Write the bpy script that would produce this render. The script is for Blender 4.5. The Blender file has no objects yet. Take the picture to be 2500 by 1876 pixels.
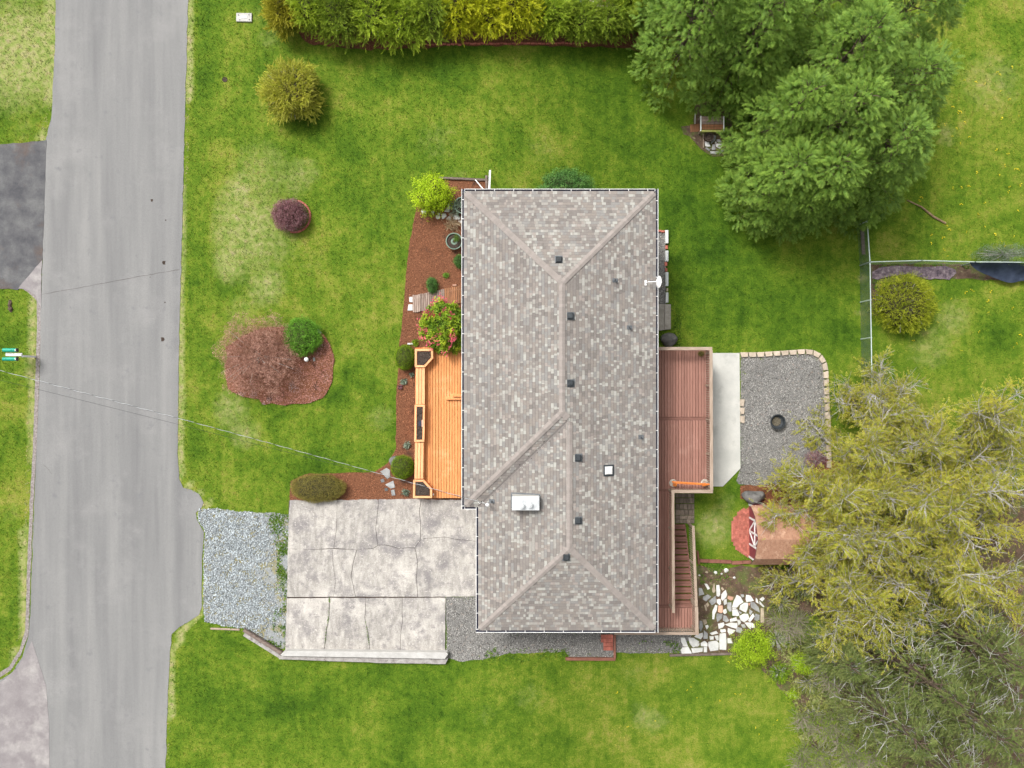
import bpy, math, random
import numpy as np
from mathutils import Vector, Matrix, noise
from mathutils.geometry import delaunay_2d_cdt
R = math.radians
rng = np.random.default_rng(7)
rnd = random.Random(11)
scene = bpy.context.scene
col = scene.collection

# ------------------------------------------------------------------ camera, sky, sun
CAMH = 38.0
FPX = 1710.0
cam_d = bpy.data.cameras.new('camera')
cam_d.sensor_width = 36.0
cam_d.lens = 36.0 * FPX / 2500.0
cam_d.clip_end = 2000
cam = bpy.data.objects.new('camera', cam_d)
cam.location = (0, 0, CAMH)
col.objects.link(cam)
scene.camera = cam

SUN_EL, SUN_AZ = 52, 318          # azimuth clockwise from +Y: light comes from upper left of the picture
world = bpy.data.worlds.new('World'); scene.world = world; world.use_nodes = True
wn = world.node_tree; wn.nodes.clear()
sky = wn.nodes.new('ShaderNodeTexSky'); sky.sky_type = 'NISHITA'; sky.sun_disc = False
sky.sun_elevation = R(SUN_EL); sky.sun_rotation = R(SUN_AZ)
sky.air_density = 1.0; sky.dust_density = 6.0; sky.ozone_density = 1.0
hs = wn.nodes.new('ShaderNodeHueSaturation'); hs.inputs['Saturation'].default_value = 0.05
bg = wn.nodes.new('ShaderNodeBackground'); bg.inputs['Strength'].default_value = 0.105
wo = wn.nodes.new('ShaderNodeOutputWorld')
wn.links.new(sky.outputs[0], hs.inputs['Color']); wn.links.new(hs.outputs[0], bg.inputs['Color'])
wn.links.new(bg.outputs[0], wo.inputs['Surface'])
sun_d = bpy.data.lights.new('sun', 'SUN'); sun_d.energy = 1.5; sun_d.angle = R(14); sun_d.color = (1.0, 0.96, 0.90)
sun = bpy.data.objects.new('sun', sun_d); col.objects.link(sun)
sv = Vector((math.sin(R(SUN_AZ)) * math.cos(R(SUN_EL)), math.cos(R(SUN_AZ)) * math.cos(R(SUN_EL)), math.sin(R(SUN_EL))))
sun.rotation_euler = (-sv).to_track_quat('-Z', 'Y').to_euler()
vs = scene.view_settings
vs.view_transform = 'Standard'; vs.look = 'None'; vs.exposure = 0.88; vs.gamma = 1.0; vs.use_curve_mapping = False
scene.cycles.max_bounces = 6; scene.cycles.diffuse_bounces = 3; scene.cycles.transparent_max_bounces = 8
scene.cycles.use_denoising = True

# ------------------------------------------------------------------ coordinates (photo pixel -> place)
def W(px, py, z=0.0):
    k = (CAMH - z) / FPX
    return Vector(((px - 1250.0) * k, -(py - 938.0) * k, z))
def sst(a, b, x):
    t = np.clip((x - a) / (b - a), 0, 1); return t * t * (3 - 2 * t)
DROP = 2.0
def H(x, y):
    """height of the terrain: level at the street, stepping down behind the house"""
    h = -DROP * sst(-1.6, 9.6, x)
    return h
def G(px, py, dz=0.0):
    z = 0.0
    for _ in range(12):
        p = W(px, py, z + dz); z = float(H(p.x, p.y))
    return W(px, py, z + dz)
K = 2500 / 2212.0
def D(*pts): return [(x * K, y * K) for x, y in pts]          # points read off the whole picture
def T(ox, oy, k, *pts): return [(ox + x / k, oy + y / k) for x, y in pts]   # points read off an enlarged tile

# ------------------------------------------------------------------ materials
MATS = {}
def nd(nt, t, **kw):
    n = nt.nodes.new(t)
    for k_, v in kw.items(): setattr(n, k_, v)
    return n
def ramp(nt, stops, interp='LINEAR'):
    r = nd(nt, 'ShaderNodeValToRGB'); cr = r.color_ramp; cr.interpolation = interp
    while len(cr.elements) < len(stops): cr.elements.new(0.5)
    for e, (p, c) in zip(cr.elements, stops):
        e.position = p; e.color = (c[0], c[1], c[2], 1)
    return r
def noise_n(nt, vec, scale, detail=4, rough=0.55, dist=0.0):
    n = nd(nt, 'ShaderNodeTexNoise'); n.inputs['Scale'].default_value = scale
    n.inputs['Detail'].default_value = detail; n.inputs['Roughness'].default_value = rough; n.inputs['Distortion'].default_value = dist
    nt.links.new(vec, n.inputs['Vector']); return n
def mixc(nt, fac, a, b, mode='MIX'):
    m = nd(nt, 'ShaderNodeMix', data_type='RGBA', blend_type=mode)
    for s, v in ((0, fac), (6, a), (7, b)):
        if isinstance(v, (int, float)): m.inputs[s].default_value = v
        elif isinstance(v, tuple): m.inputs[s].default_value = (*v, 1)
        else: nt.links.new(v, m.inputs[s])
    return m.outputs[2]
def mathn(nt, op, a, b=0.0):
    m = nd(nt, 'ShaderNodeMath', operation=op)
    for i, v in enumerate((a, b)):
        if isinstance(v, (int, float)): m.inputs[i].default_value = v
        else: nt.links.new(v, m.inputs[i])
    return m.outputs[0]
def base_mat(name):
    m = bpy.data.materials.new(name); m.use_nodes = True; nt = m.node_tree; nt.nodes.clear()
    out = nd(nt, 'ShaderNodeOutputMaterial'); p = nd(nt, 'ShaderNodeBsdfPrincipled')
    nt.links.new(p.outputs[0], out.inputs['Surface'])
    g = nd(nt, 'ShaderNodeNewGeometry')
    MATS[name] = m
    return m, nt, p, g.outputs['Position'], out
def setbump(nt, p, h, strength, dist):
    b = nd(nt, 'ShaderNodeBump'); b.inputs['Strength'].default_value = strength; b.inputs['Distance'].default_value = dist
    nt.links.new(h, b.inputs['Height']); nt.links.new(b.outputs[0], p.inputs['Normal'])
def M(name, stops, scale=3.0, rough=0.85, bump=0.3, bscale=None, bdist=0.02, stretch=None, fine=None, rand=0.0, spec=0.3, metal=0.0, blotch=None, detail=5, tone=0.0):
    """noise ramp + optional fine grain, blotches, per-object and per-piece brightness"""
    if name in MATS: return MATS[name]
    m, nt, p, pos, out = base_mat(name)
    vec = pos
    if stretch:
        mp = nd(nt, 'ShaderNodeMapping'); mp.inputs['Scale'].default_value = stretch; nt.links.new(pos, mp.inputs['Vector']); vec = mp.outputs[0]
    n = noise_n(nt, vec, scale, detail, 0.6)
    c = ramp(nt, [(0.3 + 0.4 * i / max(1, len(stops) - 1), s) for i, s in enumerate(stops)])
    nt.links.new(n.outputs[0], c.inputs[0]); cc = c.outputs[0]
    if blotch:                                   # (scale, colour, threshold, softness)
        for bs, bc, th, so in blotch:
            bn = noise_n(nt, pos, bs, 5, 0.65)
            br = ramp(nt, [(th, (0, 0, 0)), (min(1, th + so), (1, 1, 1))]); nt.links.new(bn.outputs[0], br.inputs[0])
            cc = mixc(nt, br.outputs[0], cc, bc)
    if fine:                                     # (scale, amount)
        fn = noise_n(nt, pos, fine[0], 2, 0.7)
        fr = ramp(nt, [(0.25, (1 - fine[1],) * 3), (0.75, (1 + fine[1],) * 3)]); nt.links.new(fn.outputs[0], fr.inputs[0])
        cc = mixc(nt, 1.0, cc, fr.outputs[0], 'MULTIPLY')
    if rand:
        oi = nd(nt, 'ShaderNodeObjectInfo')
        v = mathn(nt, 'MULTIPLY_ADD', oi.outputs['Random'], 2 * rand)
        v.node.inputs[2].default_value = 1 - rand
        cmb = nd(nt, 'ShaderNodeCombineColor')
        for i in range(3): nt.links.new(v, cmb.inputs[i])
        cc = mixc(nt, 1.0, cc, cmb.outputs[0], 'MULTIPLY')
    if tone:
        at = nd(nt, 'ShaderNodeAttribute', attribute_name='tone')
        v = mathn(nt, 'MULTIPLY_ADD', at.outputs['Fac'], 2 * tone)
        v.node.inputs[2].default_value = 1 - tone
        cmb = nd(nt, 'ShaderNodeCombineColor')
        for i in range(3): nt.links.new(v, cmb.inputs[i])
        cc = mixc(nt, 1.0, cc, cmb.outputs[0], 'MULTIPLY')
    nt.links.new(cc, p.inputs['Base Color'])
    p.inputs['Roughness'].default_value = rough; p.inputs['Specular IOR Level'].default_value = spec; p.inputs['Metallic'].default_value = metal
    if bump:
        bn = noise_n(nt, vec, bscale or scale * 4, 4, 0.6); setbump(nt, p, bn.outputs[0], bump, bdist)
    return m
def leaf_mat(name, dark, mid, light, tipc=None, pscale=0.8, transl=0.25, rough=0.6):
    """leaves: colour by per-leaf tone, patch noise and young tips"""
    m, nt, p, pos, out = base_mat(name)
    at = nd(nt, 'ShaderNodeAttribute', attribute_name='tone'); ti = nd(nt, 'ShaderNodeAttribute', attribute_name='tip')
    n = noise_n(nt, pos, pscale, 4, 0.6)
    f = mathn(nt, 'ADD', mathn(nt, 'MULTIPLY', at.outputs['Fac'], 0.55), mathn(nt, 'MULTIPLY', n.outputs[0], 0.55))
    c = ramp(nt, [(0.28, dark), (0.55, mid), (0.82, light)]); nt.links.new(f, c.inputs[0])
    cc = c.outputs[0]
    if tipc: cc = mixc(nt, mathn(nt, 'MULTIPLY', ti.outputs['Fac'], 0.8), cc, tipc)
    nt.links.new(cc, p.inputs['Base Color']); p.inputs['Roughness'].default_value = rough; p.inputs['Specular IOR Level'].default_value = 0.25
    tr = nd(nt, 'ShaderNodeBsdfTranslucent'); nt.links.new(cc, tr.inputs['Color'])
    mx = nd(nt, 'ShaderNodeMixShader'); mx.inputs[0].default_value = transl
    nt.links.new(p.outputs[0], mx.inputs[1]); nt.links.new(tr.outputs[0], mx.inputs[2]); nt.links.new(mx.outputs[0], out.inputs['Surface'])
    return m

# ------------------------------------------------------------------ mesh helpers
ORG = {}
def put(o, parent, label=None, cat=None, group=None, kind=None):
    col.objects.link(o)
    if parent is not None: o.parent = parent
    if label: o['label'] = label
    if cat: o['category'] = cat
    if group: o['group'] = group
    if kind: o['kind'] = kind
    return o
def thing(name, loc, label, cat, group=None, kind=None):
    o = bpy.data.objects.new(name, None); o.empty_display_size = 0.3
    o.location = loc; ORG[o] = Vector(loc)
    return put(o, None, label, cat, group, kind)
def org(parent):
    while parent is not None and parent not in ORG: parent = parent.parent
    return ORG[parent] if parent is not None else Vector((0, 0, 0))
def new(name, vf, mats, parent=None, label=None, cat=None, group=None, kind=None, smooth=False, mi=None, at=None):
    """one mesh object from (verts, faces) given in place; its origin goes to its base"""
    V, F = vf
    me = bpy.data.meshes.new(name)
    if parent is None:
        if at is None:
            a = np.array(V, dtype=float); at = Vector((a[:, 0].mean(), a[:, 1].mean(), a[:, 2].min()))
        o_ = Vector(at)
    else: o_ = org(parent)
    me.from_pydata([(v[0] - o_.x, v[1] - o_.y, v[2] - o_.z) for v in V], [], F)
    for m in (mats if isinstance(mats, (list, tuple)) else [mats]): me.materials.append(m)
    if mi is not None: me.polygons.foreach_set('material_index', mi)
    if smooth: me.polygons.foreach_set('use_smooth', [True] * len(me.polygons))
    me.update()
    o = bpy.data.objects.new(name, me)
    if parent is None: o.location = o_; ORG[o] = o_
    return put(o, parent, label, cat, group, kind)
def share(name, me, loc, parent, rot=0.0, scale=(1, 1, 1), label=None, tilt=(0, 0)):
    o = bpy.data.objects.new(name, me)
    o.location = Vector(loc) - org(parent); o.rotation_euler = (tilt[0], tilt[1], rot); o.scale = scale
    return put(o, parent, label)
def merge(*parts):
    V, F = [], []
    for v, f in parts:
        n = len(V); V += list(v); F += [tuple(i + n for i in q) for q in f]
    return V, F
def box(c, s, rot=0.0, bev=0.0):
    """box centred at c in plan, standing on c.z; bev chamfers the top edges"""
    hx, hy = s[0] / 2, s[1] / 2; cr, sr = math.cos(rot), math.sin(rot)
    V = []
    def ring(x, y, z):
        for a, b in ((-x, -y), (x, -y), (x, y), (-x, y)):
            V.append((c[0] + a * cr - b * sr, c[1] + a * sr + b * cr, c[2] + z))
    ring(hx, hy, 0)
    if bev: ring(hx, hy, s[2] - bev); ring(hx - bev, hy - bev, s[2])
    else: ring(hx, hy, s[2])
    F = [(3, 2, 1, 0)]; n = len(V) // 4
    for k_ in range(n - 1):
        a, b = 4 * k_, 4 * k_ + 4
        F += [(a + i, a + (i + 1) % 4, b + (i + 1) % 4, b + i) for i in range(4)]
    F.append(tuple(range(4 * n - 4, 4 * n)))
    return V, F
def beam(p, q, w, h, bev=0.0):
    """rectangular bar from p to q, w wide and h thick, top face at the points"""
    p, q = Vector(p), Vector(q); d = (q - p).normalized()
    s = d.cross(Vector((0, 0, 1)))
    if s.length < 1e-4: s = Vector((1, 0, 0))
    s.normalize(); u = s.cross(d); V = []
    prof = [(-w / 2, -h), (w / 2, -h), (w / 2, -bev), (w / 2 - bev, 0), (-w / 2 + bev, 0), (-w / 2, -bev)] if bev else [(-w / 2, -h), (w / 2, -h), (w / 2, 0), (-w / 2, 0)]
    n = len(prof)
    for e in (p, q):
        for a, b in prof: V.append(tuple(e + s * a + u * b))
    F = [tuple(range(n))[::-1], tuple(range(n, 2 * n))]
    F += [(i, (i + 1) % n, n + (i + 1) % n, n + i) for i in range(n)]
    return V, [f[::-1] for f in F]
def ccw(pts):
    a = sum(pts[i][0] * pts[(i + 1) % len(pts)][1] - pts[(i + 1) % len(pts)][0] * pts[i][1] for i in range(len(pts)))
    return list(pts) if a > 0 else list(pts)[::-1]
def inset(pts, d):
    n = len(pts); out = []
    for i in range(n):
        a, b, c = Vector(pts[i - 1]), Vector(pts[i]), Vector(pts[(i + 1) % n])
        e1, e2 = (b - a), (c - b)
        if e1.length < 1e-6 or e2.length < 1e-6: out.append(tuple(b)); continue
        e1.normalize(); e2.normalize()
        m = Vector((-e1.y - e2.y, e1.x + e2.x))
        m = m.normalized() if m.length > 1e-5 else Vector((-e1.y, e1.x))
        k_ = max(0.45, m.dot(Vector((-e1.y, e1.x))))
        out.append(tuple(b + m * d / k_))
    return out
def prism(pts, z0, z1, bev=0.0):
    """polygon pts (plan) raised from z0 to z1; z1 may be a function of x, y"""
    pts = ccw([(p[0], p[1]) for p in pts]); n = len(pts)
    zt = z1 if callable(z1) else (lambda x, y: z1); zb = z0 if callable(z0) else (lambda x, y: z0)
    V = [(x, y, zb(x, y)) for x, y in pts] + [(x, y, zt(x, y) - bev) for x, y in pts]
    F = [(i, (i + 1) % n, n + (i + 1) % n, n + i) for i in range(n)]
    if bev:
        q = inset(pts, bev); V += [(x, y, zt(x, y)) for x, y in q]
        F += [(n + i, n + (i + 1) % n, 2 * n + (i + 1) % n, 2 * n + i) for i in range(n)]
        F.append(tuple(range(2 * n, 3 * n)))
    else: F.append(tuple(range(n, 2 * n)))
    F.append(tuple(range(n))[::-1])
    return V, F
def tube(pts, rad, n=6, caps=True):
    pts = [Vector(p) for p in pts]; V, F = [], []
    rad = rad if isinstance(rad, (list, tuple)) else [rad] * len(pts)
    ref = Vector((0.13, 0.27, 0.95))
    for i, p in enumerate(pts):
        d = (pts[min(i + 1, len(pts) - 1)] - pts[max(i - 1, 0)]).normalized()
        a = d.cross(ref)
        if a.length < 0.05: a = d.cross(Vector((1, 0, 0)))
        a.normalize(); b = d.cross(a)
        for k_ in range(n):
            t = 2 * math.pi * k_ / n; V.append(tuple(p + (a * math.cos(t) + b * math.sin(t)) * rad[i]))
    for i in range(len(pts) - 1):
        for k_ in range(n):
            F.append((i * n + k_, i * n + (k_ + 1) % n, (i + 1) * n + (k_ + 1) % n, (i + 1) * n + k_))
    if caps: F += [tuple(range(n))[::-1], tuple(range(len(V) - n, len(V)))]
    return V, F
def lathe(c, prof, n=24, cap=True):
    V, F = [], []
    for r, z in prof:
        for k_ in range(n):
            t = 2 * math.pi * k_ / n; V.append((c[0] + r * math.cos(t), c[1] + r * math.sin(t), c[2] + z))
    for i in range(len(prof) - 1):
        for k_ in range(n): F.append((i * n + k_, i * n + (k_ + 1) % n, (i + 1) * n + (k_ + 1) % n, (i + 1) * n + k_))
    if cap: F += [tuple(range(n))[::-1], tuple(range(len(V) - n, len(V)))]
    return V, F
def blob(c, s, seed=0, amp=0.15, seg=14, rings=9, flat=0.0, f=1.3):
    """a lumpy stone"""
    V, F = [], []
    for i in range(rings + 1):
        th = math.pi * i / rings
        for k_ in range(seg):
            ph = 2 * math.pi * k_ / seg
            d = Vector((math.sin(th) * math.cos(ph), math.sin(th) * math.sin(ph), math.cos(th)))
            r = 1 + amp * noise.noise(d * f + Vector((seed * 3.1, seed, 0))) * 2
            V.append((c[0] + d.x * r * s[0], c[1] + d.y * r * s[1], c[2] + (max(d.z * r, -0.6)) * s[2]))
    for i in range(rings):
        for k_ in range(seg):
            F.append((i * seg + k_, (i + 1) * seg + k_, (i + 1) * seg + (k_ + 1) % seg, i * seg + (k_ + 1) % seg))
    return V, F
def dens(pts, step=0.3, jit=0.0, closed=True, seed=0.0):
    out = []; n = len(pts); m = n if closed else n - 1
    for i in range(m):
        a, b = Vector(pts[i][:2]), Vector(pts[(i + 1) % n][:2]); L = (b - a).length; k_ = max(1, int(L / step))
        for j in range(k_):
            p = a.lerp(b, j / k_)
            if jit:
                q = Vector((p.x * 1.9 + seed, p.y * 1.9, 0)); q2 = q * 3.3
                p = p + Vector((noise.noise(q) + 0.6 * noise.noise(q2), noise.noise(q + Vector((9, 7, 3))) + 0.6 * noise.noise(q2 + Vector((5, 5, 5))))) * jit
            out.append((p.x, p.y))
    if not closed: out.append(tuple(pts[-1][:2]))
    return out
def inside(x, y, poly):
    c = np.zeros(x.shape, bool); n = len(poly)
    for i in range(n):
        x1, y1 = poly[i][:2]; x2, y2 = poly[(i + 1) % n][:2]
        if y1 == y2: continue
        k_ = ((y1 > y) != (y2 > y)) & (x < (x2 - x1) * (y - y1) / (y2 - y1) + x1)
        c ^= k_
    return c
def edge_dist(x, y, poly):
    """distance to the outline of a polygon"""
    d = np.full(x.shape, 1e9)
    for i in range(len(poly)):
        a, b = np.array(poly[i][:2]), np.array(poly[(i + 1) % len(poly)][:2]); e = b - a; L = (e @ e) or 1e-9
        t = np.clip(((x - a[0]) * e[0] + (y - a[1]) * e[1]) / L, 0, 1)
        d = np.minimum(d, np.hypot(x - a[0] - t * e[0], y - a[1] - t * e[1]))
    return d
SOFT = set(); HARD = []            # outlines where no lawn grows
def gpoly(pts, jit=0.0, step=0.3, seed=0.0):
    return dens([tuple(G(*p)[:2]) for p in pts], step, jit, True, seed)
def sheet(name, pts, mat, dz, jit=0.05, grid=0.7, hard=True, lumps=0.0, kind='structure', parent=None, seed=0.0, label=None, cat=None, skirt=0.05):
    """ground cover draped on the terrain inside an outline of photo pixels"""
    out = ccw(gpoly(pts, jit, 0.25, seed)); 
    if hard: HARD.append(out)
    if hard == 'soft': SOFT.add(len(HARD) - 1)
    a = np.array(out); xs = np.arange(a[:, 0].min() + grid / 2, a[:, 0].max(), grid); ys = np.arange(a[:, 1].min() + grid / 2, a[:, 1].max(), grid)
    gx, gy = [v.ravel() for v in np.meshgrid(xs, ys)]
    gx = gx + rng.uniform(-.2, .2, gx.shape) * grid; gy = gy + rng.uniform(-.2, .2, gy.shape) * grid
    k_ = inside(gx, gy, out) & (edge_dist(gx, gy, out[::2] if len(out) > 60 else out) > grid * 0.3)
    P = [Vector(p) for p in out] + [Vector(p) for p in zip(gx[k_], gy[k_])]
    n = len(out)
    r = delaunay_2d_cdt(P, [(i, (i + 1) % n) for i in range(n)], [list(range(n))], 1, 1e-5)
    V = []
    for v in r[0]:
        z = float(H(v.x, v.y)) + dz
        if lumps: z += lumps * (0.5 + 0.5 * noise.noise(Vector((v.x * 2.2, v.y * 2.2, 0))))
        V.append((v.x, v.y, z))
    F = [tuple(f) for f in r[2]]
    m = len(V); V += [(x, y, float(H(x, y)) - skirt) for x, y in out]
    V += [(x, y, float(H(x, y)) + dz) for x, y in out]
    F += [(m + i, m + (i + 1) % n, m + n + (i + 1) % n, m + n + i) for i in range(n)]
    return new(name, (V, F), mat, parent, label, cat, None, kind), out

# ---- many small pieces as one mesh (grass, gravel, chips, leaves), by numpy
def frames(d, n_hint=None, roll=None):
    """rotation matrices (N,3,3) taking +Y to d and +Z near n_hint"""
    d = d / np.linalg.norm(d, axis=1, keepdims=True)
    if n_hint is None: n_hint = np.tile([0., 0., 1.], (len(d), 1))
    x = np.cross(d, n_hint); l = np.linalg.norm(x, axis=1, keepdims=True)
    x = np.where(l < 1e-3, np.array([[1., 0, 0]]), x / np.maximum(l, 1e-6)); z = np.cross(x, d)
    if roll is not None:
        c, s = np.cos(roll)[:, None], np.sin(roll)[:, None]; x, z = x * c + z * s, z * c - x * s
    return np.stack([x, d, z], axis=2)
def scatter(name, tmpl, pos, rot, scl, mat, tone=None, parent=None, label=None, cat=None, group=None, kind=None, dry=None):
    tv, tf, tt = tmpl; tv = np.array(tv, float); tf = np.array(tf, int); N, m, f = len(pos), len(tv), len(tf)
    scl = np.broadcast_to(np.asarray(scl, float).reshape(len(scl), -1) if np.ndim(scl) else np.full((N, 1), scl), (N, np.asarray(scl).reshape(N, -1).shape[1] if np.ndim(scl) else 1))
    P = np.einsum('nij,nmj->nmi', rot, tv[None] * scl[:, None, :]) + pos[:, None, :]
    o_ = org(parent) if parent is not None else (Vector((0, 0, 0)) if kind == 'stuff' else Vector((pos[:, 0].mean(), pos[:, 1].mean(), pos[:, 2].min())))
    P = P.reshape(-1, 3) - np.array(o_)
    Fi = (tf[None] + (np.arange(N) * m)[:, None, None]).reshape(-1)
    me = bpy.data.meshes.new(name); me.vertices.add(N * m); me.vertices.foreach_set('co', P.astype(np.float32).ravel())
    me.loops.add(len(Fi)); me.loops.foreach_set('vertex_index', Fi.astype(np.int32))
    me.polygons.add(N * f); me.polygons.foreach_set('loop_start', (np.arange(N * f) * 3).astype(np.int32))
    a = me.attributes.new('tone', 'FLOAT', 'POINT'); a.data.foreach_set('value', np.repeat(rng.random(N) if tone is None else tone, m).astype(np.float32))
    a = me.attributes.new('tip', 'FLOAT', 'POINT'); a.data.foreach_set('value', np.tile(np.array(tt, float), N).astype(np.float32))
    if dry is not None:
        a = me.attributes.new('dry', 'FLOAT', 'POINT'); a.data.foreach_set('value', np.repeat(dry, m).astype(np.float32))
    me.materials.append(mat); me.update(calc_edges=True); me.validate()
    ob = bpy.data.objects.new(name, me)
    if parent is None: ob.location = o_; ORG[ob] = Vector(o_)
    return put(ob, parent, label, cat, group, kind)
def t_spray(w=0.32, lobes=6, droop=0.12, thin=0.5):
    """a feathery flat conifer frond, one unit long"""
    V, F, t = [], [], []
    def tri(a, b, c, ta, tc):
        n = len(V); V.extend([a, b, c]); F.append((n, n + 1, n + 2)); t.extend([ta, ta, tc])
    for i in range(lobes):
        y = 0.08 + 0.8 * i / lobes
        for s in (-1, 1):
            ww = w * (1 - 0.65 * y) ; y2 = y + 0.03 * s
            tri((0, y2, -droop * y2 ** 2), (0, y2 + 0.16 * thin * 1.3, -droop * y2 ** 2), (s * ww, y2 + 0.27, -droop * (y2 + .3) ** 2 + 0.05 * math.sin(i * 2.3 + s)), y * 0.5, 0.55 + 0.45 * y)
    tri((-0.05, 0.75, -droop * .6), (0.05, 0.75, -droop * .6), (0, 1.08, -droop * 1.15), 0.5, 1)
    return V, F, t
def t_leaves(n=8, size=0.3, seed=3, flat=0.5, slim=0.45):
    """a loose clump of small pointed leaves inside a unit ball"""
    r = random.Random(seed); V, F, t = [], [], []
    for i in range(n):
        c = Vector((r.gauss(0, .36), r.gauss(0, .36), r.gauss(0, .3))); a = r.uniform(0, 6.28); d = Vector((math.cos(a), math.sin(a), r.uniform(-.5, .4))).normalized()
        u = Vector((r.gauss(0, flat), r.gauss(0, flat), 1)).normalized(); s = d.cross(u).normalized()
        k_ = size * r.uniform(.7, 1.3); m = len(V)
        V += [tuple(c), tuple(c + d * k_ * .5 + s * k_ * slim * .5), tuple(c + d * k_), tuple(c + d * k_ * .5 - s * k_ * slim * .5)]
        F += [(m, m + 1, m + 2), (m, m + 2, m + 3)]; tt = r.random(); t += [tt, tt, tt, tt]
    return V, F, t
def t_tuft(n=4, lean=0.8, seed=1, w=0.16):
    r = random.Random(seed); V, F, t = [], [], []
    for i in range(n):
        a = 6.283 * i / n + r.uniform(-.6, .6); d = Vector((math.cos(a) * lean, math.sin(a) * lean, 1 - lean * .45)); s = Vector((-math.sin(a), math.cos(a), 0)) * w * .5
        m = len(V); V += [tuple(-s), tuple(s), tuple(d * r.uniform(.7, 1.1))]; F.append((m, m + 1, m + 2)); t += [0, 0, 1]
    return V, F, t
def t_stone(seed=1):
    r = random.Random(seed); j = lambda: r.uniform(.75, 1.15)
    V = [(j(), 0, 0), (-j(), .1, 0), (.1, j(), 0), (0, -j(), .05), (.1, 0, .6 * j()), (0, 0, -.4)]
    F = [(0, 2, 4), (2, 1, 4), (1, 3, 4), (3, 0, 4), (2, 0, 5), (1, 2, 5), (3, 1, 5), (0, 3, 5)]
    return V, F, [1] * 6
def t_chip(seed=1):
    V = [(-.5, -.16, 0), (.5, -.12, 0), (.46, .14, .05), (-.44, .16, .08), (0, 0, .16)]
    F = [(0, 1, 4), (1, 2, 4), (2, 3, 4), (3, 0, 4)]
    return V, F, [1] * 5
def rand_in(poly, n, pad=0.0):
    a = np.array([p[:2] for p in poly]); x0, y0 = a.min(0); x1, y1 = a.max(0); X, Y = [], []
    tot = 0
    while tot < n:
        x = rng.uniform(x0, x1, n * 2); y = rng.uniform(y0, y1, n * 2); k_ = inside(x, y, poly)
        if pad: k_ &= edge_dist(x, y, poly) > pad
        X.append(x[k_]); Y.append(y[k_]); tot += k_.sum()
        if k_.sum() == 0: break
    return np.concatenate(X)[:n], np.concatenate(Y)[:n]
def strew(name, poly, n, tmpl, size, mat, dz, kind='stuff', tilt=0.5, label=None, parent=None, xy=None, cat=None):
    x, y = xy if xy is not None else rand_in(poly, n); n = len(x)
    z = H(x, y) + dz
    a = rng.uniform(0, 6.283, n); d = np.stack([np.cos(a), np.sin(a), rng.normal(0, tilt * .4, n)], 1)
    nn = np.stack([rng.normal(0, tilt, n), rng.normal(0, tilt, n), np.ones(n)], 1)
    return scatter(name, tmpl, np.stack([x, y, z], 1), frames(d, nn), rng.uniform(size[0], size[1], n), mat, None, parent, label, cat, None, kind)

# ------------------------------------------------------------------ palette
def lin(r, g, b):
    f = lambda c: (c / 255 / 12.92) if c <= 10.3 else ((c / 255 + 0.055) / 1.055) ** 2.4
    return (f(r), f(g), f(b))
def wood(name, a, b, **kw):
    return M(name, [a, b], scale=2.2, stretch=kw.pop('st', (9, 0.7, 9)), rough=kw.pop('rough', .75), bump=.25, bscale=6, fine=(60, .08), rand=kw.pop('rand', .1), **kw)
m_asph = M('asphalt', [(.17, .169, .17), (.205, .204, .202), (.242, .239, .234)], scale=1.2, stretch=(1, .06, 1), rough=.9, bump=.35, bscale=90, bdist=.006, fine=(40, .28), detail=3,
           blotch=[(.35, (.25, .246, .242), .52, .25), (1.6, (.17, .17, .175), .60, .15)])
m_asph_old = M('old_asphalt', [(.20, .18, .185), (.27, .25, .25)], scale=1.4, rough=.9, bump=.35, bscale=80, bdist=.006, fine=(50, .2), blotch=[(.8, (.42, .40, .38), .5, .3)])
m_asph_dark = M('dark_asphalt', [(.062, .062, .07), (.10, .10, .105), (.15, .15, .15)], scale=1.1, rough=.9, bump=.4, bscale=70, bdist=.008, fine=(45, .35), blotch=[(.5, (.11, .085, .075), .55, .15)])
m_shoulder = M('road_shoulder_grit', [(.16, .13, .12), (.33, .30, .29)], scale=9, rough=.95, bump=.6, fine=(40, .3))
m_conc = M('driveway_concrete', [(.25, .232, .215), (.36, .338, .31), (.48, .45, .415)], scale=1.5, stretch=(2.6, .8, 1), rough=.9, bump=.2, bscale=40, bdist=.005, fine=(16, .22),
           blotch=[(.55, (.56, .525, .48), .50, .25), (.75, (.215, .20, .198), .49, .16), (3, (.25, .232, .225), .55, .14), (9, (.52, .49, .45), .57, .12)], rand=.07, detail=8)
m_patio = M('patio_concrete', [(.44, .44, .41), (.58, .57, .53)], scale=1.1, rough=.85, bump=.1, bscale=30, fine=(30, .06), blotch=[(1.2, (.36, .36, .33), .56, .2)], detail=8)
m_step = M('worn_concrete', [(.24, .22, .19), (.40, .37, .33)], scale=3, rough=.9, bump=.3, fine=(35, .15), rand=.08)
m_white_conc = M('painted_kerb', [(.38, .37, .35), (.50, .49, .47)], scale=2.5, rough=.8, bump=.15, fine=(20, .06), blotch=[(5, (.36, .34, .32), .66, .06)])
m_kerb_grey = M('kerb_ledge', [(.22, .20, .19), (.42, .40, .38)], scale=4, rough=.9, bump=.4, fine=(30, .2), blotch=[(3, (.07, .05, .045), .6, .08)])
m_grav_bed = M('gravel_bed', [(.20, .21, .21), (.34, .355, .36)], scale=30, rough=.95, bump=.8, bscale=30, bdist=.03, fine=(40, .3), blotch=[(1.6, (.24, .22, .12), .47, .12)])
m_grav = M('pale_gravel', [(.27, .30, .315), (.42, .46, .48)], scale=2.2, rough=.85, bump=0, tone=.5)
m_grav2 = M('grey_gravel', [(.21, .203, .19), (.37, .358, .335)], scale=.9, rough=.85, bump=0, tone=.8, blotch=[(5, (.33, .26, .22), .57, .1)])
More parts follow.
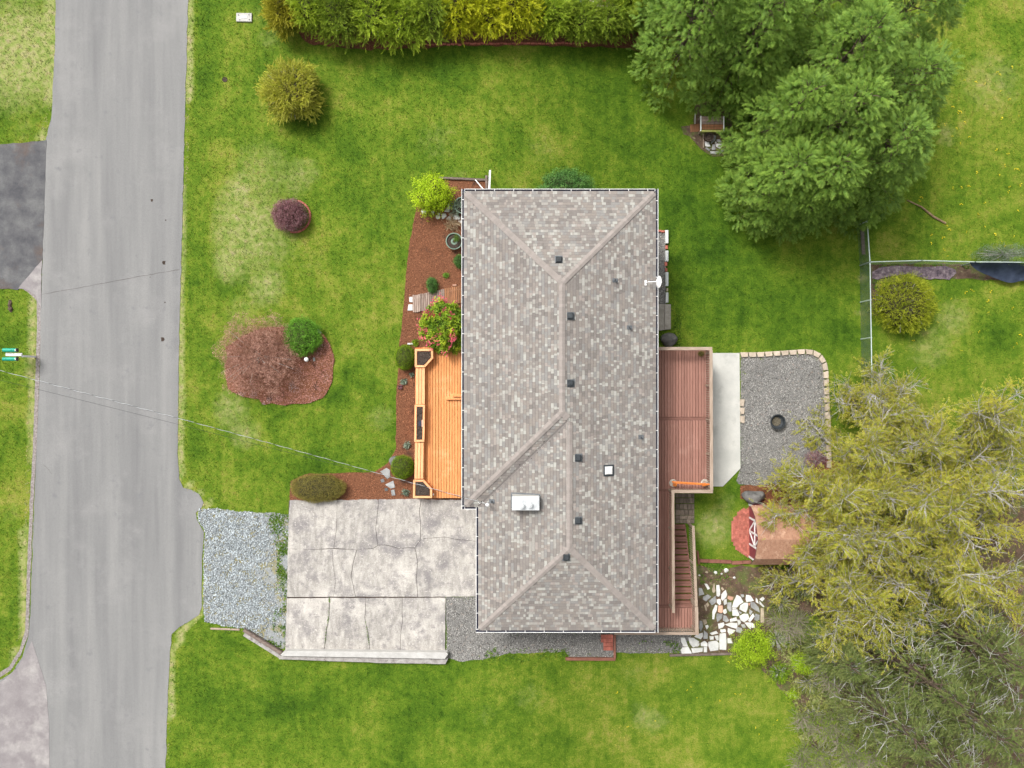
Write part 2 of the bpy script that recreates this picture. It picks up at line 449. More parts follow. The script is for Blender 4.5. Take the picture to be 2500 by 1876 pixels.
m_grav_bed2 = M('dark_gravel_bed', [(.12, .118, .11), (.26, .25, .24)], scale=30, rough=.95, bump=.8, bscale=30, bdist=.03, fine=(40, .3))
m_mulch = M('bark_mulch', [(.08, .030, .015), (.17, .068, .034), (.26, .115, .06)], scale=16, rough=.95, bump=.8, bscale=30, bdist=.04, fine=(40, .3), blotch=[(.9, (.055, .028, .018), .58, .12)])
m_chip = M('bark_chips', [(.17, .062, .030), (.32, .135, .07)], scale=1.6, rough=.9, bump=0, tone=.55, blotch=[(.9, (.09, .045, .028), .6, .1)])
m_chip_pink = M('pinkish_chips', [(.26, .11, .085), (.42, .21, .17)], scale=1.6, rough=.9, bump=0, tone=.5, blotch=[(.8, (.30, .24, .235), .55, .15)])
m_soil = M('dark_soil', [(.035, .025, .02), (.085, .062, .05)], scale=12, rough=.98, bump=.9, bscale=22, bdist=.05, fine=(40, .35), blotch=[(7, (.17, .15, .13), .62, .06)])
m_dirt = M('bare_dirt', [(.07, .045, .03), (.15, .10, .068)], scale=3, rough=.97, bump=.7, bscale=22, bdist=.04, fine=(35, .35), blotch=[(1.1, (.10, .115, .035), .48, .14), (4, (.22, .19, .11), .58, .1)])
m_cedar = wood('orange_cedar', (.56, .215, .072), (.74, .33, .125), blotch=[(.7, (.80, .41, .19), .56, .2)])
m_cedar_d = wood('deep_orange_cedar', (.44, .14, .042), (.56, .20, .066))
m_cedar_l = wood('pale_orange_cedar', (.72, .34, .15), (.86, .47, .24))
m_redwood = wood('red_brown_decking', (.25, .122, .092), (.33, .170, .132), rand=.12, blotch=[(.8, (.37, .205, .165), .55, .2)])
m_redwood_x = wood('red_brown_cross_boards', (.175, .082, .062), (.225, .108, .083), st=(.7, 9, 9), rand=.09)
m_rail = wood('weathered_rail', (.24, .175, .13), (.42, .33, .26), rand=.08)
m_rail_x = wood('weathered_cross_rail', (.24, .175, .13), (.42, .33, .26), st=(.7, 9, 9), rand=.08)
m_plank = wood('weathered_plank', (.20, .13, .10), (.42, .33, .28), rand=.28)
m_plank_o = wood('orange_stained_plank', (.17, .08, .045), (.40, .18, .08), rand=.25)
m_tie = wood('old_timber', (.10, .072, .058), (.23, .18, .155), st=(1.5, 4, 4), rand=.15)
m_tie_red = wood('red_brown_timber', (.16, .062, .042), (.27, .12, .085), st=(1.5, 4, 4), rand=.12)
m_white = M('white_paint', [(.78, .78, .77), (.84, .84, .83)], scale=3, rough=.45, bump=.03, fine=(12, .02))
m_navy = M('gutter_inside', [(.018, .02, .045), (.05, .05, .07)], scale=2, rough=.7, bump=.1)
m_metal = M('galvanised_metal', [(.55, .57, .58), (.78, .80, .81)], scale=4, rough=.35, bump=.05, metal=.35, blotch=[(6, (.25, .26, .27), .66, .05)])
m_black = M('black_plastic', [(.022, .027, .032), (.05, .057, .062)], scale=5, rough=.5, bump=.1, rand=.15)
m_flash = M('lead_flashing', [(.08, .09, .10), (.17, .18, .19)], scale=8, rough=.5, bump=.2)
m_siding = M('pale_siding', [(.42, .41, .38), (.5, .49, .46)], scale=2, rough=.7, bump=.05)
m_glass = M('window_glass', [(.03, .04, .05), (.06, .07, .08)], scale=1, rough=.08, bump=0, spec=.7)
m_stone_w = M('white_flagstone', [(.50, .50, .48), (.74, .73, .70)], scale=3, rough=.8, bump=.3, fine=(18, .08), rand=.12, blotch=[(5, (.52, .44, .36), .64, .1)])
m_stone_g = M('grey_flagstone', [(.22, .22, .22), (.38, .38, .37)], scale=3, rough=.85, bump=.3, fine=(18, .12), rand=.25)
m_stone_d = M('dark_flagstone', [(.10, .10, .10), (.17, .17, .17)], scale=3, rough=.85, bump=.3, fine=(18, .12), rand=.2)
m_stone_p = M('pink_flagstone', [(.46, .25, .17), (.60, .36, .26)], scale=3, rough=.8, bump=.3, fine=(18, .1), rand=.2)
m_stone_t = M('tan_flagstone', [(.30, .24, .17), (.46, .38, .28)], scale=3, rough=.85, bump=.3, fine=(18, .12), rand=.25)
m_rock = M('boulder', [(.055, .052, .05), (.14, .135, .13), (.2, .19, .18)], scale=3.5, rough=.85, bump=.7, bdist=.05, blotch=[(2.5, (.30, .27, .25), .63, .08)])
m_brick = M('red_brick', [(.36, .105, .075), (.50, .175, .13)], scale=5, rough=.85, bump=.3, fine=(25, .15), rand=.22)
m_block = M('tan_block', [(.40, .325, .25), (.56, .47, .38)], scale=5, rough=.9, bump=.4, fine=(25, .12), rand=.12)
m_block_w = M('white_block', [(.55, .57, .57), (.68, .70, .69)], scale=5, rough=.85, bump=.3, fine=(25, .08), rand=.06)
m_paver = M('brown_paver', [(.14, .115, .09), (.27, .215, .165)], scale=4, rough=.9, bump=.3, fine=(25, .15), rand=.3)
m_green_pot = M('green_plastic', [(.12, .19, .14), (.22, .30, .24)], scale=3, rough=.5, bump=0)
m_mail = M('green_mailbox', [(.0, .26, .17), (.015, .36, .25)], scale=3, rough=.4, bump=0)
m_barnred = M('barn_red', [(.20, .042, .055), (.27, .065, .075)], scale=4, rough=.7, bump=.1, rand=.05)
m_tarp = M('navy_cloth', [(.016, .024, .045), (.04, .055, .09)], scale=3, rough=.65, bump=.4, bscale=8)
m_orange = M('orange_lacquer', [(.62, .17, .03), (.72, .24, .06)], scale=4, rough=.4, bump=0)
m_yellow = M('yellow_plastic', [(.75, .55, .02), (.8, .6, .05)], scale=4, rough=.5, bump=0)
m_wire = M('fence_wire', [(.42, .50, .48), (.55, .63, .60)], scale=3, rough=.5, bump=0, metal=.2)
m_wire_d = M('dark_green_mesh', [(.07, .11, .10), (.12, .17, .155)], scale=3, rough=.6, bump=0)
m_bark = M('pale_bark', [(.24, .22, .20), (.52, .50, .47)], scale=7, rough=.9, bump=.4, fine=(20, .2))
m_bark_d = M('brown_bark', [(.06, .042, .03), (.14, .10, .075)], scale=7, rough=.95, bump=.6, fine=(20, .2))
m_twig = M('brown_twigs', [(.16, .135, .10), (.34, .29, .23)], scale=7, rough=.9, bump=0)

# lawn: one colour recipe for the ground and for the blades that stand on it
def lawn_mat(name, blades):
    m, nt, p, pos, out = base_mat(name)
    dry = nd(nt, 'ShaderNodeAttribute', attribute_name='dry')
    n1 = noise_n(nt, pos, .42, 6, .62, .5); n2 = noise_n(nt, pos, 2.6, 5, .6, .3); n3 = noise_n(nt, pos, 14, 4, .65); n4 = noise_n(nt, pos, .13, 3, .5)
    f = mathn(nt, 'ADD', mathn(nt, 'MULTIPLY', n1.outputs[0], .62), mathn(nt, 'MULTIPLY', n2.outputs[0], .38))
    f = mathn(nt, 'ADD', f, mathn(nt, 'MULTIPLY', mathn(nt, 'SUBTRACT', n3.outputs[0], .5), .55))
    f = mathn(nt, 'ADD', f, mathn(nt, 'MULTIPLY', mathn(nt, 'SUBTRACT', n4.outputs[0], .5), .35))
    mpp = nd(nt, 'ShaderNodeMapping'); mpp.inputs['Rotation'].default_value = (0, 0, .7); mpp.inputs['Scale'].default_value = (3.2, .22, 1); nt.links.new(pos, mpp.inputs['Vector'])
    n5 = noise_n(nt, mpp.outputs[0], 1.0, 3, .5); f = mathn(nt, 'ADD', f, mathn(nt, 'MULTIPLY', mathn(nt, 'SUBTRACT', n5.outputs[0], .5), .16))
    lush = mathn(nt, 'MINIMUM', dry.outputs['Fac'], 0.0); f = mathn(nt, 'ADD', f, mathn(nt, 'MULTIPLY', lush, .22))
    green = ramp(nt, [(.24, (.032, .078, .006)), (.38, (.068, .138, .010)), (.49, (.112, .188, .015)), (.58, (.172, .230, .026)), (.68, (.252, .258, .052)), (.80, (.34, .30, .10))])
    nt.links.new(f, green.inputs[0])
    sp = noise_n(nt, pos, 3.1, 6, .7, .6)
    dryf = mathn(nt, 'MULTIPLY', dry.outputs['Fac'], mathn(nt, 'ADD', sp.outputs[0], .25))
    dr = ramp(nt, [(.30, (0, 0, 0)), (.85, (1, 1, 1))]); nt.links.new(dryf, dr.inputs[0])
    dc = ramp(nt, [(.3, (.15, .24, .045)), (.45, (.25, .30, .085)), (.58, (.33, .335, .14)), (.75, (.38, .31, .20))]); nt.links.new(n2.outputs[0], dc.inputs[0])
    cc = mixc(nt, dr.outputs[0], green.outputs[0], dc.outputs[0])
    if blades:
        t = nd(nt, 'ShaderNodeAttribute', attribute_name='tone'); r = ramp(nt, [(0, (.72, .8, .75)), (.5, (1, 1, 1)), (1, (1.5, 1.28, 1.25))]); nt.links.new(t.outputs['Fac'], r.inputs[0])
        cc = mixc(nt, 1.0, cc, r.outputs[0], 'MULTIPLY')
        p.inputs['Specular IOR Level'].default_value = .15
    else:
        fb = noise_n(nt, pos, 45, 3, .7); r = ramp(nt, [(.3, (.62, .66, .6)), (.7, (1.2, 1.15, 1.1))]); nt.links.new(fb.outputs[0], r.inputs[0])
        cc = mixc(nt, 1.0, cc, r.outputs[0], 'MULTIPLY'); setbump(nt, p, fb.outputs[0], .5, .04)
        p.inputs['Specular IOR Level'].default_value = .1
    nt.links.new(cc, p.inputs['Base Color']); p.inputs['Roughness'].default_value = .9
    return m
m_lawn = lawn_mat('lawn', False); m_blade = lawn_mat('grass_blades', True)
DRY = [  # photo x, y, radius px, amount: thin, mossy or yellowed turf
    (1745, 1290, 60, 1.0), (1770, 1230, 50, .6), (600, 560, 150, 1.0), (585, 470, 50, 1.2), (650, 700, 60, 1.0), (560, 640, 60, 1.1), (600, 1060, 50, .9), (740, 420, 60, .8), (1700, 1180, 1, 0), (640, 420, 120, .7), (760, 640, 110, .45), (560, 1000, 60, .9), (590, 760, 70, .6), (870, 270, 100, .55), (1060, 320, 130, .7), (1250, 250, 170, .6), (1330, 340, 120, .6),
    (930, 1020, 60, .6), (900, 940, 60, .4), (40, 130, 150, 1.35), (60, 320, 60, .5), (60, 1000, 40, .8), (30, 1250, 60, .5), (60, 900, 60, .5), (1120, 440, 60, .6), (1420, 440, 70, .5), (1550, 1650, 90, .5), (1590, 1745, 60, .9), (1290, 1700, 90, .5), (1180, 1740, 80, .5),
    (2420, 200, 120, .65), (2310, 330, 40, .8), (2330, 780, 70, .75), (2270, 850, 80, .7), (2095, 760, 26, 1.2), (2105, 680, 22, 1.2), (2100, 900, 22, 1.0), (2110, 960, 22, 1.0), (1170, 1265, 60, .5), (715, 440, 70, .7), (480, 470, 16, .8), (480, 700, 14, .8), (800, 180, 60, .4), (660, 90, 60, .6), (620, 40, 60, .5), (470, 960, 60, .5), (1500, 1560, 50, .5)]
LUSH = [(1720, 480, 120, .35), (1850, 720, 170, .35), (2060, 800, 60, .4), (846, 912, 22, 1), (857, 940, 18, 1), (906, 944, 24, .9), (832, 968, 18, 1), (802, 976, 18, 1), (880, 880, 26, .5), (1000, 160, 200, .45), (1400, 170, 160, .5), (760, 300, 60, .4), (1550, 300, 90, .4), (1700, 560, 130, .4), (1780, 700, 120, .3), (450, 1650, 90, .5), (760, 1690, 160, .45), (1050, 1650, 110, .35), (1610, 1700, 34, .9), (780, 1140, 60, .5), (20, 850, 30, .7), (50, 980, 30, .8), (1000, 640, 40, .35), (2450, 820, 60, .7), (760, 250, 50, .6), (470, 700, 20, .4), (960, 520, 60, .3)]
def dryness(x, y):
    k_ = (CAMH - H(x, y)) / FPX; px = x / k_ + 1250; py = 938 - y / k_; d = np.zeros_like(px)
    for a, b, r, s in DRY: d = np.maximum(d, s * np.exp(-(((px - a) ** 2 + (py - b) ** 2) / (r * r))))
    d = np.maximum(d, .34 * np.exp(-(((px - 740) / 260) ** 2 + ((py - 640) / 330) ** 2)))
    d = d - .45 * np.exp(-((px - 492 + (py - 400) * .03) / 32) ** 2) * (py < 1120) - .5 * np.exp(-((px - 2060) / 60) ** 2) * (py > 480) * (py < 1000) * .5
    for a, b, r, s in LUSH: d = d - s * np.exp(-(((px - a) ** 2 + (py - b) ** 2) / (r * r)))
    ed = np.interp(py, [0, 226, 452, 633, 791, 1017, 1107, 1170, 1200, 1225, 1500, 1550, 1605, 1640, 1876], [461, 454, 449, 443, 438, 435, 434, 440, 470, 499, 492, 440, 416, 412, 405]); vis = (py > -60) & (py < 1950); d = np.where((np.abs(px - ed) < 9) & vis, 1.5, d)
    lf = np.interp(py, [0, 282, 350, 730, 904, 1130, 1356, 1560, 1640], [136, 124, 113, 92, 86, 80, 70, 60, 30]); d = np.where((px < lf) & (px > lf - 16) & vis, 1.3, d)
    return d

# ------------------------------------------------------------------ ground
ax = np.concatenate([[-600, -300, -150, -80, -50], np.arange(-36, 36.01, .5), [50, 80, 150, 300, 600]])
ay = np.concatenate([[-600, -300, -150, -80, -45], np.arange(-30, 30.01, .5), [45, 80, 150, 300, 600]])
gx, gy = np.meshgrid(ax, ay); gz = H(gx, gy); nx = len(ax)
V = np.stack([gx.ravel(), gy.ravel(), gz.ravel()], 1)
F = [(j * nx + i, j * nx + i + 1, (j + 1) * nx + i + 1, (j + 1) * nx + i) for j in range(len(ay) - 1) for i in range(nx - 1)]
ground = new('ground', (V.tolist(), F), m_lawn, kind='structure', smooth=True, at=(0, 0, 0))
a = ground.data.attributes.new('dry', 'FLOAT', 'POINT'); a.data.foreach_set('value', dryness(V[:, 0], V[:, 1]).astype(np.float32))

# ------------------------------------------------------------------ road and paved ground
road_px = D((146, -1700), (123, -90), (119, 100), (112, 250), (100, 300), (95, 480), (90, 640), (88, 660), (87, 800), (78, 1000), (72, 1150), (67, 1300), (63, 1370), (48, 1420), (25, 1455), (-60, 1500), (-60, 1750), (95, 1800), (70, 3300), (335, 3300), (356, 1750), (358, 1660), (362, 1520), (367, 1420), (371, 1370),
            (395, 1350), (430, 1330), (436, 1310), (437, 1200), (441, 1150), (425, 1122), (424, 1108), (437, 1095), (440, 1086), (430, 1068), (412, 1058), (396, 1054), (387, 1035), (384, 980), (385, 900), (388, 700), (392, 560), (396, 400), (401, 200), (407, 0), (409, -90), (432, -1700))
road, road_o = sheet('road', road_px, m_asph, .02, jit=.04, grid=1.5)
for nm, pts in (('crack', D((90, 636), (160, 624), (240, 609), (320, 594), (388, 583))), ('crack', T(0, 600, 2.554, (275, 1372), (300, 1395), (322, 1425)))):
    w = [G(*p, .026) for p in pts]; w = [Vector((*q, .026)) for q in dens([tuple(v[:2]) for v in w], .2, .03, False)]
    V, F = [], []
    for i, q in enumerate(w):
        h = .005 + .004 * noise.noise(q * 2); V += [(q.x, q.y - h, .026), (q.x, q.y + h, .026)]
        if i: F.append((2 * i - 2, 2 * i, 2 * i + 1, 2 * i - 1))
    new(nm, (V, F), m_soil, road)
shoulder_px = D((95, 655), (88, 700), (86, 800), (80, 950), (72, 1100), (66, 1250), (62, 1370), (45, 1415), (22, 1450), (-20, 1475), (-20, 1465), (20, 1440), (42, 1405), (55, 1360), (58, 1250), (64, 1100), (72, 950), (77, 800), (80, 700), (80, 650), (60, 632), (44, 622), (44, 612), (70, 622))
sheet('road_shoulder', shoulder_px, m_shoulder, .012, jit=.03, grid=.8)
sheet('side_driveway', D((-40, 320), (0, 313), (60, 308), (101, 303), (96, 460), (92, 560), (60, 600), (40, 628), (20, 624), (-40, 628)), m_asph_dark, .03, jit=.04, grid=1)
sheet('driveway_apron', D((91, 562), (89, 665), (78, 640), (55, 625), (40, 624), (58, 602)), m_asph_old, .034, jit=.05, grid=.6)
sheet('old_asphalt_strip', D((70, 1385), (100, 1480), (106, 1560), (108, 1700), (-40, 1700), (-40, 1500), (10, 1468), (40, 1440)), m_asph_old, .028, jit=.03, grid=.9)
# oil spots and leaves on the road
for px, py, s in ((371, 490, .10), (405, 538, .05), (401, 642, .14), (397, 829, .15), (403, 739, .05), (367, 677, .03)):
    o = new('oil_stain', prism([(G(px, py).x + s * .6 * math.cos(t) * (1 + .35 * math.sin(3 * t + px)), G(px, py).y + s * math.sin(t) * (1 + .3 * math.cos(2 * t))) for t in np.linspace(0, 6.0, 11)], .0, .0265), m_soil, road)

# concrete driveway: slabs between the cracks
def tc(*p): return T(600, 1176, 2.554, *p)
hA = tc((263, 418), (400, 424), (548, 415), (700, 425), (800, 414), (825, 398)); hB = tc((825, 398), (870, 395), (950, 414), (1056, 412)); hC = tc((1056, 412), (1088, 366), (1110, 355), (1165, 352), (1240, 344), (1300, 357), (1480, 378))
c1 = tc((572, 112), (570, 200), (566, 300), (548, 415)); c2 = tc((830, 108), (822, 200), (812, 300), (825, 398)); c3 = tc((1095, 106), (1084, 190), (1094, 280), (1088, 366))
m1 = tc((540, 418), (548, 520), (562, 620), (550, 718)); m2 = tc((692, 424), (672, 500), (658, 590), (686, 718)); m3 = tc((1056, 412), (1074, 500), (1064, 600), (1074, 718))
b1 = tc((524, 724), (520, 850), (505, 930), (490, 1056)); b2 = tc((752, 724), (744, 850), (768, 950), (776, 1060)); b3 = tc((976, 724), (978, 860), (966, 990), (966, 1064))
slabs = [tc((275, 116), (572, 112)) + c1[1:] + hA[2::-1] + tc((268, 250)),
         c1[::-1] + tc((830, 108)) + c2[1:] + hA[4:2:-1] , c2[::-1] + c3 + hC[1::-1][1:] + hB[2:0:-1], c3[::-1] + tc((1200, 104), (1480, 102)) + hC[::-1][:-1],
         hA[:2] + tc((540, 418)) + m1[1:] + tc((400, 719), (260, 719)), m1[::-1] + m2[:1] + m2[1:], m2[::-1] + hA[4:] + hB[1:] + m3[1:] + tc((880, 718)), m3[::-1] + hC[1:] + tc((1480, 716)),
         tc((258, 726), (524, 724)) + b1[1:] + tc((400, 1054), (247, 1060)), b1[::-1] + b2 + tc((640, 1058)), b2[::-1] + b3 + tc((880, 1062)), b3[::-1] + tc((1247, 722), (1244, 1066))]
drv = thing('driveway', (W(850, 1400).x, W(850, 1400).y, 0), None, None, kind='structure')
for i, s in enumerate(slabs):
    o = ccw(dens([tuple(G(*p)[:2]) for p in s], .16, .022)); o = inset(o, (.005, .008, .010, .009, .004, .007, .012, .006, .010, .012, .006, .008)[i])
    new('slab', prism(o, -.05, .055 + .004 * (i % 3), .008), m_conc, drv)
dp = [tuple(G(*p)[:2]) for p in tc((262, 112), (1480, 100), (1480, 718), (1250, 722), (1248, 1066), (245, 1060))]
HARD.append(dp)
new('joint_bed', prism(inset(ccw(dp), .06), -.06, .018), m_soil, drv)
HARD.append([tuple(W(px, py)[:2]) for px, py in ((1145, 480), (1640, 480), (1640, 1535), (1180, 1535), (1180, 1230), (1145, 1230))])

# gravel
gr1, gr1o = sheet('gravel_patch', D((430, 1100), (470, 1098), (520, 1106), (585, 1108), (626, 1112), (622, 1200), (620, 1300), (617, 1402), (600, 1400), (560, 1378), (528, 1358), (480, 1352), (442, 1342), (440, 1310), (440, 1200), (444, 1150), (428, 1122)), m_grav_bed, .012, hard='soft', jit=.07)
gr2, gr2o = sheet('gravel_path', D((963, 1290), (1060, 1290), (1060, 1360), (1300, 1360), (1540, 1355), (1500, 1412), (1400, 1412), (1330, 1410), (1328, 1422), (1232, 1422), (1220, 1408), (1100, 1412), (1040, 1424), (990, 1430), (965, 1420)), m_grav_bed2, .012, hard='soft', jit=.06)
gr3, gr3o = sheet('gravel_patio', D((1600, 768), (1700, 766), (1755, 766), (1776, 782), (1782, 830), (1786, 930), (1784, 1000), (1745, 1030), (1700, 1048), (1620, 1050), (1596, 1046), (1590, 1040), (1600, 1010)), m_grav_bed2, .012, hard='soft', jit=.04)
gr4, gr4o = sheet('gravel_strip', D((1400, 498), (1438, 498), (1438, 660), (1400, 660)), m_grav_bed2, .012, jit=.02)
st = t_stone(2)
def keep_sparse(xy, poly, pxc=None): return xy
x, y = rand_in(gr1o, 11000); pr = (x / ((CAMH) / FPX) + 1250)
k_ = rng.random(len(x)) > sst(610, 690, pr + 22 * np.sin(y * 1.7) + 12 * np.sin(y * 4.1)) * .93
strew('loose_gravel', None, 0, st, (.032, .066), m_grav, .02, xy=(x[k_], y[k_]))
strew('loose_gravel', gr2o, 7500, st, (.022, .042), m_grav2, .016)
strew('loose_gravel', gr3o, 12000, st, (.02, .042), m_grav2, .016)
strew('loose_gravel', gr4o, 1600, st, (.02, .036), m_grav2, .016)

# beds of bark
bed, bedo = sheet('mulch_bed', D((900, 445), (925, 395), (955, 388), (1055, 392), (1058, 420), (1058, 1080), (890, 1079), (740, 1081), (626, 1081), (630, 1040), (660, 1024), (740, 1022), (808, 1020), (838, 1000), (856, 968), (856, 860), (862, 760), (874, 640), (882, 540)), m_mulch, .03, jit=.07, lumps=.05)
strew('bark_chips', bedo, 12000, t_chip(), (.04, .10), m_chip, .062)
isl, islo = sheet('island_bed', T(540, 760, 6.917, (80, 620), (350, 420), (700, 280), (1000, 270), (1350, 200), (1600, 290), (1780, 450), (1880, 650), (1905, 850), (1890, 1100), (1830, 1300), (1700, 1470), (1500, 1550), (1100, 1580), (700, 1570), (640, 1500), (300, 1420), (110, 1300), (60, 1000), (100, 800)), m_mulch, .025, hard='soft', jit=.09, lumps=.05)
strew('pink_bark_chips', islo, 10000, t_chip(), (.035, .09), m_chip_pink, .055)
hb, hbo = sheet('hedge_bed', D((640, 60), (660, 92), (720, 104), (800, 108), (900, 106), (960, 100), (1060, 100), (1200, 101), (1340, 104), (1390, 112), (1390, -60), (640, -60)), m_mulch, .025, jit=.12, lumps=.04)
d1, d1o = sheet('dirt_patch', D((1500, 1225), (1560, 1228), (1640, 1222), (1700, 1230), (1740, 1160), (1800, 1100), (1850, 1060), (2300, 1060), (2300, 1500), (2300, 1720), (1760, 1720), (1740, 1560), (1700, 1500), (1640, 1440), (1570, 1415), (1480, 1414), (1478, 1400), (1500, 1360)), m_dirt, .02, hard='soft', jit=.18, lumps=.03)
d2, d2o = sheet('fern_bark_bed', D((1600, 1050), (1690, 1046), (1740, 1020), (1790, 990), (1840, 1010), (1850, 1080), (1780, 1110), (1740, 1160), (1720, 1240), (1680, 1090), (1600, 1078)), m_mulch, .018, jit=.15, lumps=.04)
d3, d3o = sheet('bench_bed', T(1670, 260, 12.77, (-80, 620), (300, 600), (350, -60), (900, -200), (1500, 300), (1550, 1300), (1300, 1560), (900, 1580), (500, 1350), (300, 1050), (0, 860)), m_dirt, .02, hard='soft', jit=.08)
d4, d4o = sheet('weedy_border', T(2080, 600, 5.267, (240, 240), (1500, 240), (2300, 240), (2300, 440), (1900, 440), (1500, 430), (1280, 420), (900, 430), (700, 440), (400, 480), (330, 640), (330, 900), (240, 900)), m_dirt, .018, jit=.12)
d5, d5o = sheet('plastic_sheeting', T(2080, 600, 5.267, (245, 330), (330, 290), (560, 262), (900, 275), (1200, 270), (1320, 300), (1330, 360), (1250, 430), (1000, 435), (700, 370), (430, 400), (330, 450), (250, 430)), M('crumpled_plastic', [(.05, .04, .055), (.16, .12, .14), (.30, .25, .26)], scale=5, rough=.35, bump=.9, bdist=.05, fine=(16, .3)), .03, jit=.08, grid=.25, lumps=.10)
strew('bark_chips', d2o, 3500, t_chip(), (.04, .09), m_chip, .05)
strew('dead_leaves', d1o, 6000, t_chip(), (.03, .07), m_chip_pink, .045)

# ------------------------------------------------------------------ house
ZE = 2.7; PITCH = .33
def X(px, z=ZE): return W(px, 0, z).x
def Y(py, z=ZE): return W(0, py, z).y
xW, xE, xG = X(1134), X(1600), X(1169); yN, yS, yT = Y(468.5), Y(1538), Y(1237)
wM = (xE - xW) / 2; wG = (xE - xG) / 2; xR = (xW + xE) / 2; xRG = (xG + xE) / 2
def roofz(x, y):
    a = min(x - xW, xE - x, yN - y, y - yT); b = min(x - xG, xE - x, y - yS, yN - y if y > yT + wM else 99)
    return ZE + PITCH * max(a, b)
house = thing('house', (xR, (yN + yS) / 2, 0), 'long single-storey house under a hipped mottled grey-brown shingle roof with white gutters', 'house')
deckm = M('roof_underlay', [(.05, .045, .045), (.08, .075, .07)], scale=6, rough=.95, bump=.2)
# roof deck, built of its planes a little under the shingles
def rp(x, y): return (x, y, roofz(x, y) - .02)
P_ = {'nw': (xW, yN), 'ne': (xE, yN), 'rn': (xR, yN - wM), 'rs': (xR, yT + wM), 'sw': (xW, yT), 'gt': (xG, yT), 'rg': (xRG, yT + wG), 'rgs': (xRG, yS + wG), 'gs': (xG, yS), 'se': (xE, yS)}
zz = {'nw': 0, 'ne': 0, 'rn': wM, 'rs': wM, 'sw': 0, 'gt': 0, 'rg': wG, 'rgs': wG, 'gs': 0, 'se': 0}
ks = list(P_); V = [(P_[k_][0], P_[k_][1], ZE - .015 + PITCH * zz[k_]) for k_ in ks]; ix = {k_: i for i, k_ in enumerate(ks)}
F = [('nw', 'sw', 'rs', 'rn'), ('nw', 'rn', 'ne'), ('ne', 'rn', 'rs', 'rg', 'rgs', 'se'), ('sw', 'gt', 'rg', 'rs'), ('gt', 'gs', 'rgs', 'rg'), ('gs', 'se', 'rgs')]
F = [tuple(ix[k_] for k_ in f) for f in F]
V += [(P_[k_][0], P_[k_][1], ZE - .16) for k_ in ('nw', 'ne', 'se', 'gs', 'gt', 'sw')]; o6 = ['nw', 'ne', 'se', 'gs', 'gt', 'sw']
F += [(ix[o6[i]], ix[o6[(i + 1) % 6]], 10 + (i + 1) % 6, 10 + i) for i in range(6)] + [(10, 11, 12, 13, 14, 15)]
roof = new('roof', (V, F), deckm, house)
# shingles
SH = [M('shingle_%s' % n_, [(v[0] * 1.06, v[1] * 1.10, v[2] * 1.09) for v in (a, b)], scale=9, rough=.95, bump=.35, bscale=60, bdist=.004, fine=(70, .14), blotch=[(.45, (.18, .158, .15), .56, .3), (1.7, (.24, .22, .20), .62, .2)]) for n_, a, b in (
    ('taupe', (.185, .160, .148), (.225, .196, .182)), ('brown', (.205, .175, .158), (.25, .213, .193)), ('grey', (.20, .185, .178), (.24, .222, .213)), ('dim', (.155, .135, .127), (.19, .165, .155)),
    ('light', (.262, .238, .218), (.305, .28, .258)), ('pale', (.32, .30, .275), (.365, .345, .32)), ('rose', (.255, .215, .197), (.30, .255, .235)))]
EXPO = .1475
def pick():
    r = rnd.random()
    return (0 if r < .20 else 1 if r < .34 else 2 if r < .47 else 3 if r < .55 else 4 if r < .78 else 5 if r < .90 else 6)
slopes = [('W', lambda s: (yT + s, yN - s), wM), ('N', lambda s: (xW + s, xE - s), wM), ('E', lambda s: ((yS + s) if s < wG else (yT + s), yN - s), wM),
          ('GW', lambda s: (yS + s, yT + s - .012), wG), ('S', lambda s: (xG + s, xE - s), wG), ('MS', lambda s: (xW + s, min(xG + s - .012, xE - s)), wM)]
def pt(k_, u, s):
    if k_ == 'W': return xW + s, u
    if k_ == 'E': return xE - s, u
    if k_ == 'GW': return xG + s, u
    if k_ == 'N': return u, yN - s
    if k_ == 'S': return u, yS + s
    return u, yT + s
tabs = []
for k_, rngf, smax in slopes:
    i = 0
    while i * EXPO < smax - .02:
        s0, s1 = i * EXPO - (.03 if i == 0 else 0), min((i + 1) * EXPO, smax) - .010; a0, b0 = rngf(max(s0, 0)); i += 1  # slot bares dark underlay, standing in for each course's butt shadow
        a1, b1 = rngf(s1)
        if b0 - a0 < .03: continue
        u = a0 - rnd.random() * .2; prev = 0
        while u < b0:
            w = rnd.choice((.08, .10, .12, .13, .15, .17, .20, .27)); m_ = pick()
            w = w * 1.5 if m_ < 4 else w * .85
            ua, ub = max(u, a0), min(u + w, b0) - .003; uc, ue = min(max(u, a1), b1), max(min(u + w, b1) - .003, a1)
            if ub - ua > .02: tabs.append((k_, ua, ub, s0, s1, m_, (.017 if m_ >= 4 else .011) + rnd.uniform(-.002, .003), uc, max(uc, ue)))
            u += w
def tab_geo(t):
    k_, ua, ub, s0, s1, m_, h, uc, ue = t
    c = [pt(k_, ua, s0), pt(k_, ub, s0), pt(k_, ue, s1), pt(k_, uc, s1)]; z = [ZE + PITCH * s for s in (s0, s0, s1, s1)]; hh = (h + .006, h + .006, .003, .003)
    if k_ in ('W', 'N', 'GW'): pass
    V = [(p[0], p[1], q - .012) for p, q in zip(c, z)] + [(p[0], p[1], q + g) for p, q, g in zip(c, z, hh)]
    F = [(4, 5, 6, 7), (0, 1, 5, 4), (1, 2, 6, 5), (3, 0, 4, 7)]
    (x1, y1), (x2, y2), (x3, y3) = c[0], c[1], c[2]
    if (x2 - x1) * (y3 - y1) - (y2 - y1) * (x3 - x1) < 0: F = [f[::-1] for f in F]
    return V, F
order = sorted(range(len(tabs)), key=lambda i: -(tabs[i][2] - tabs[i][1]) * (1 + .1 * tabs[i][3]))
single = set(order[:290])
V, F, mi = [], [], []
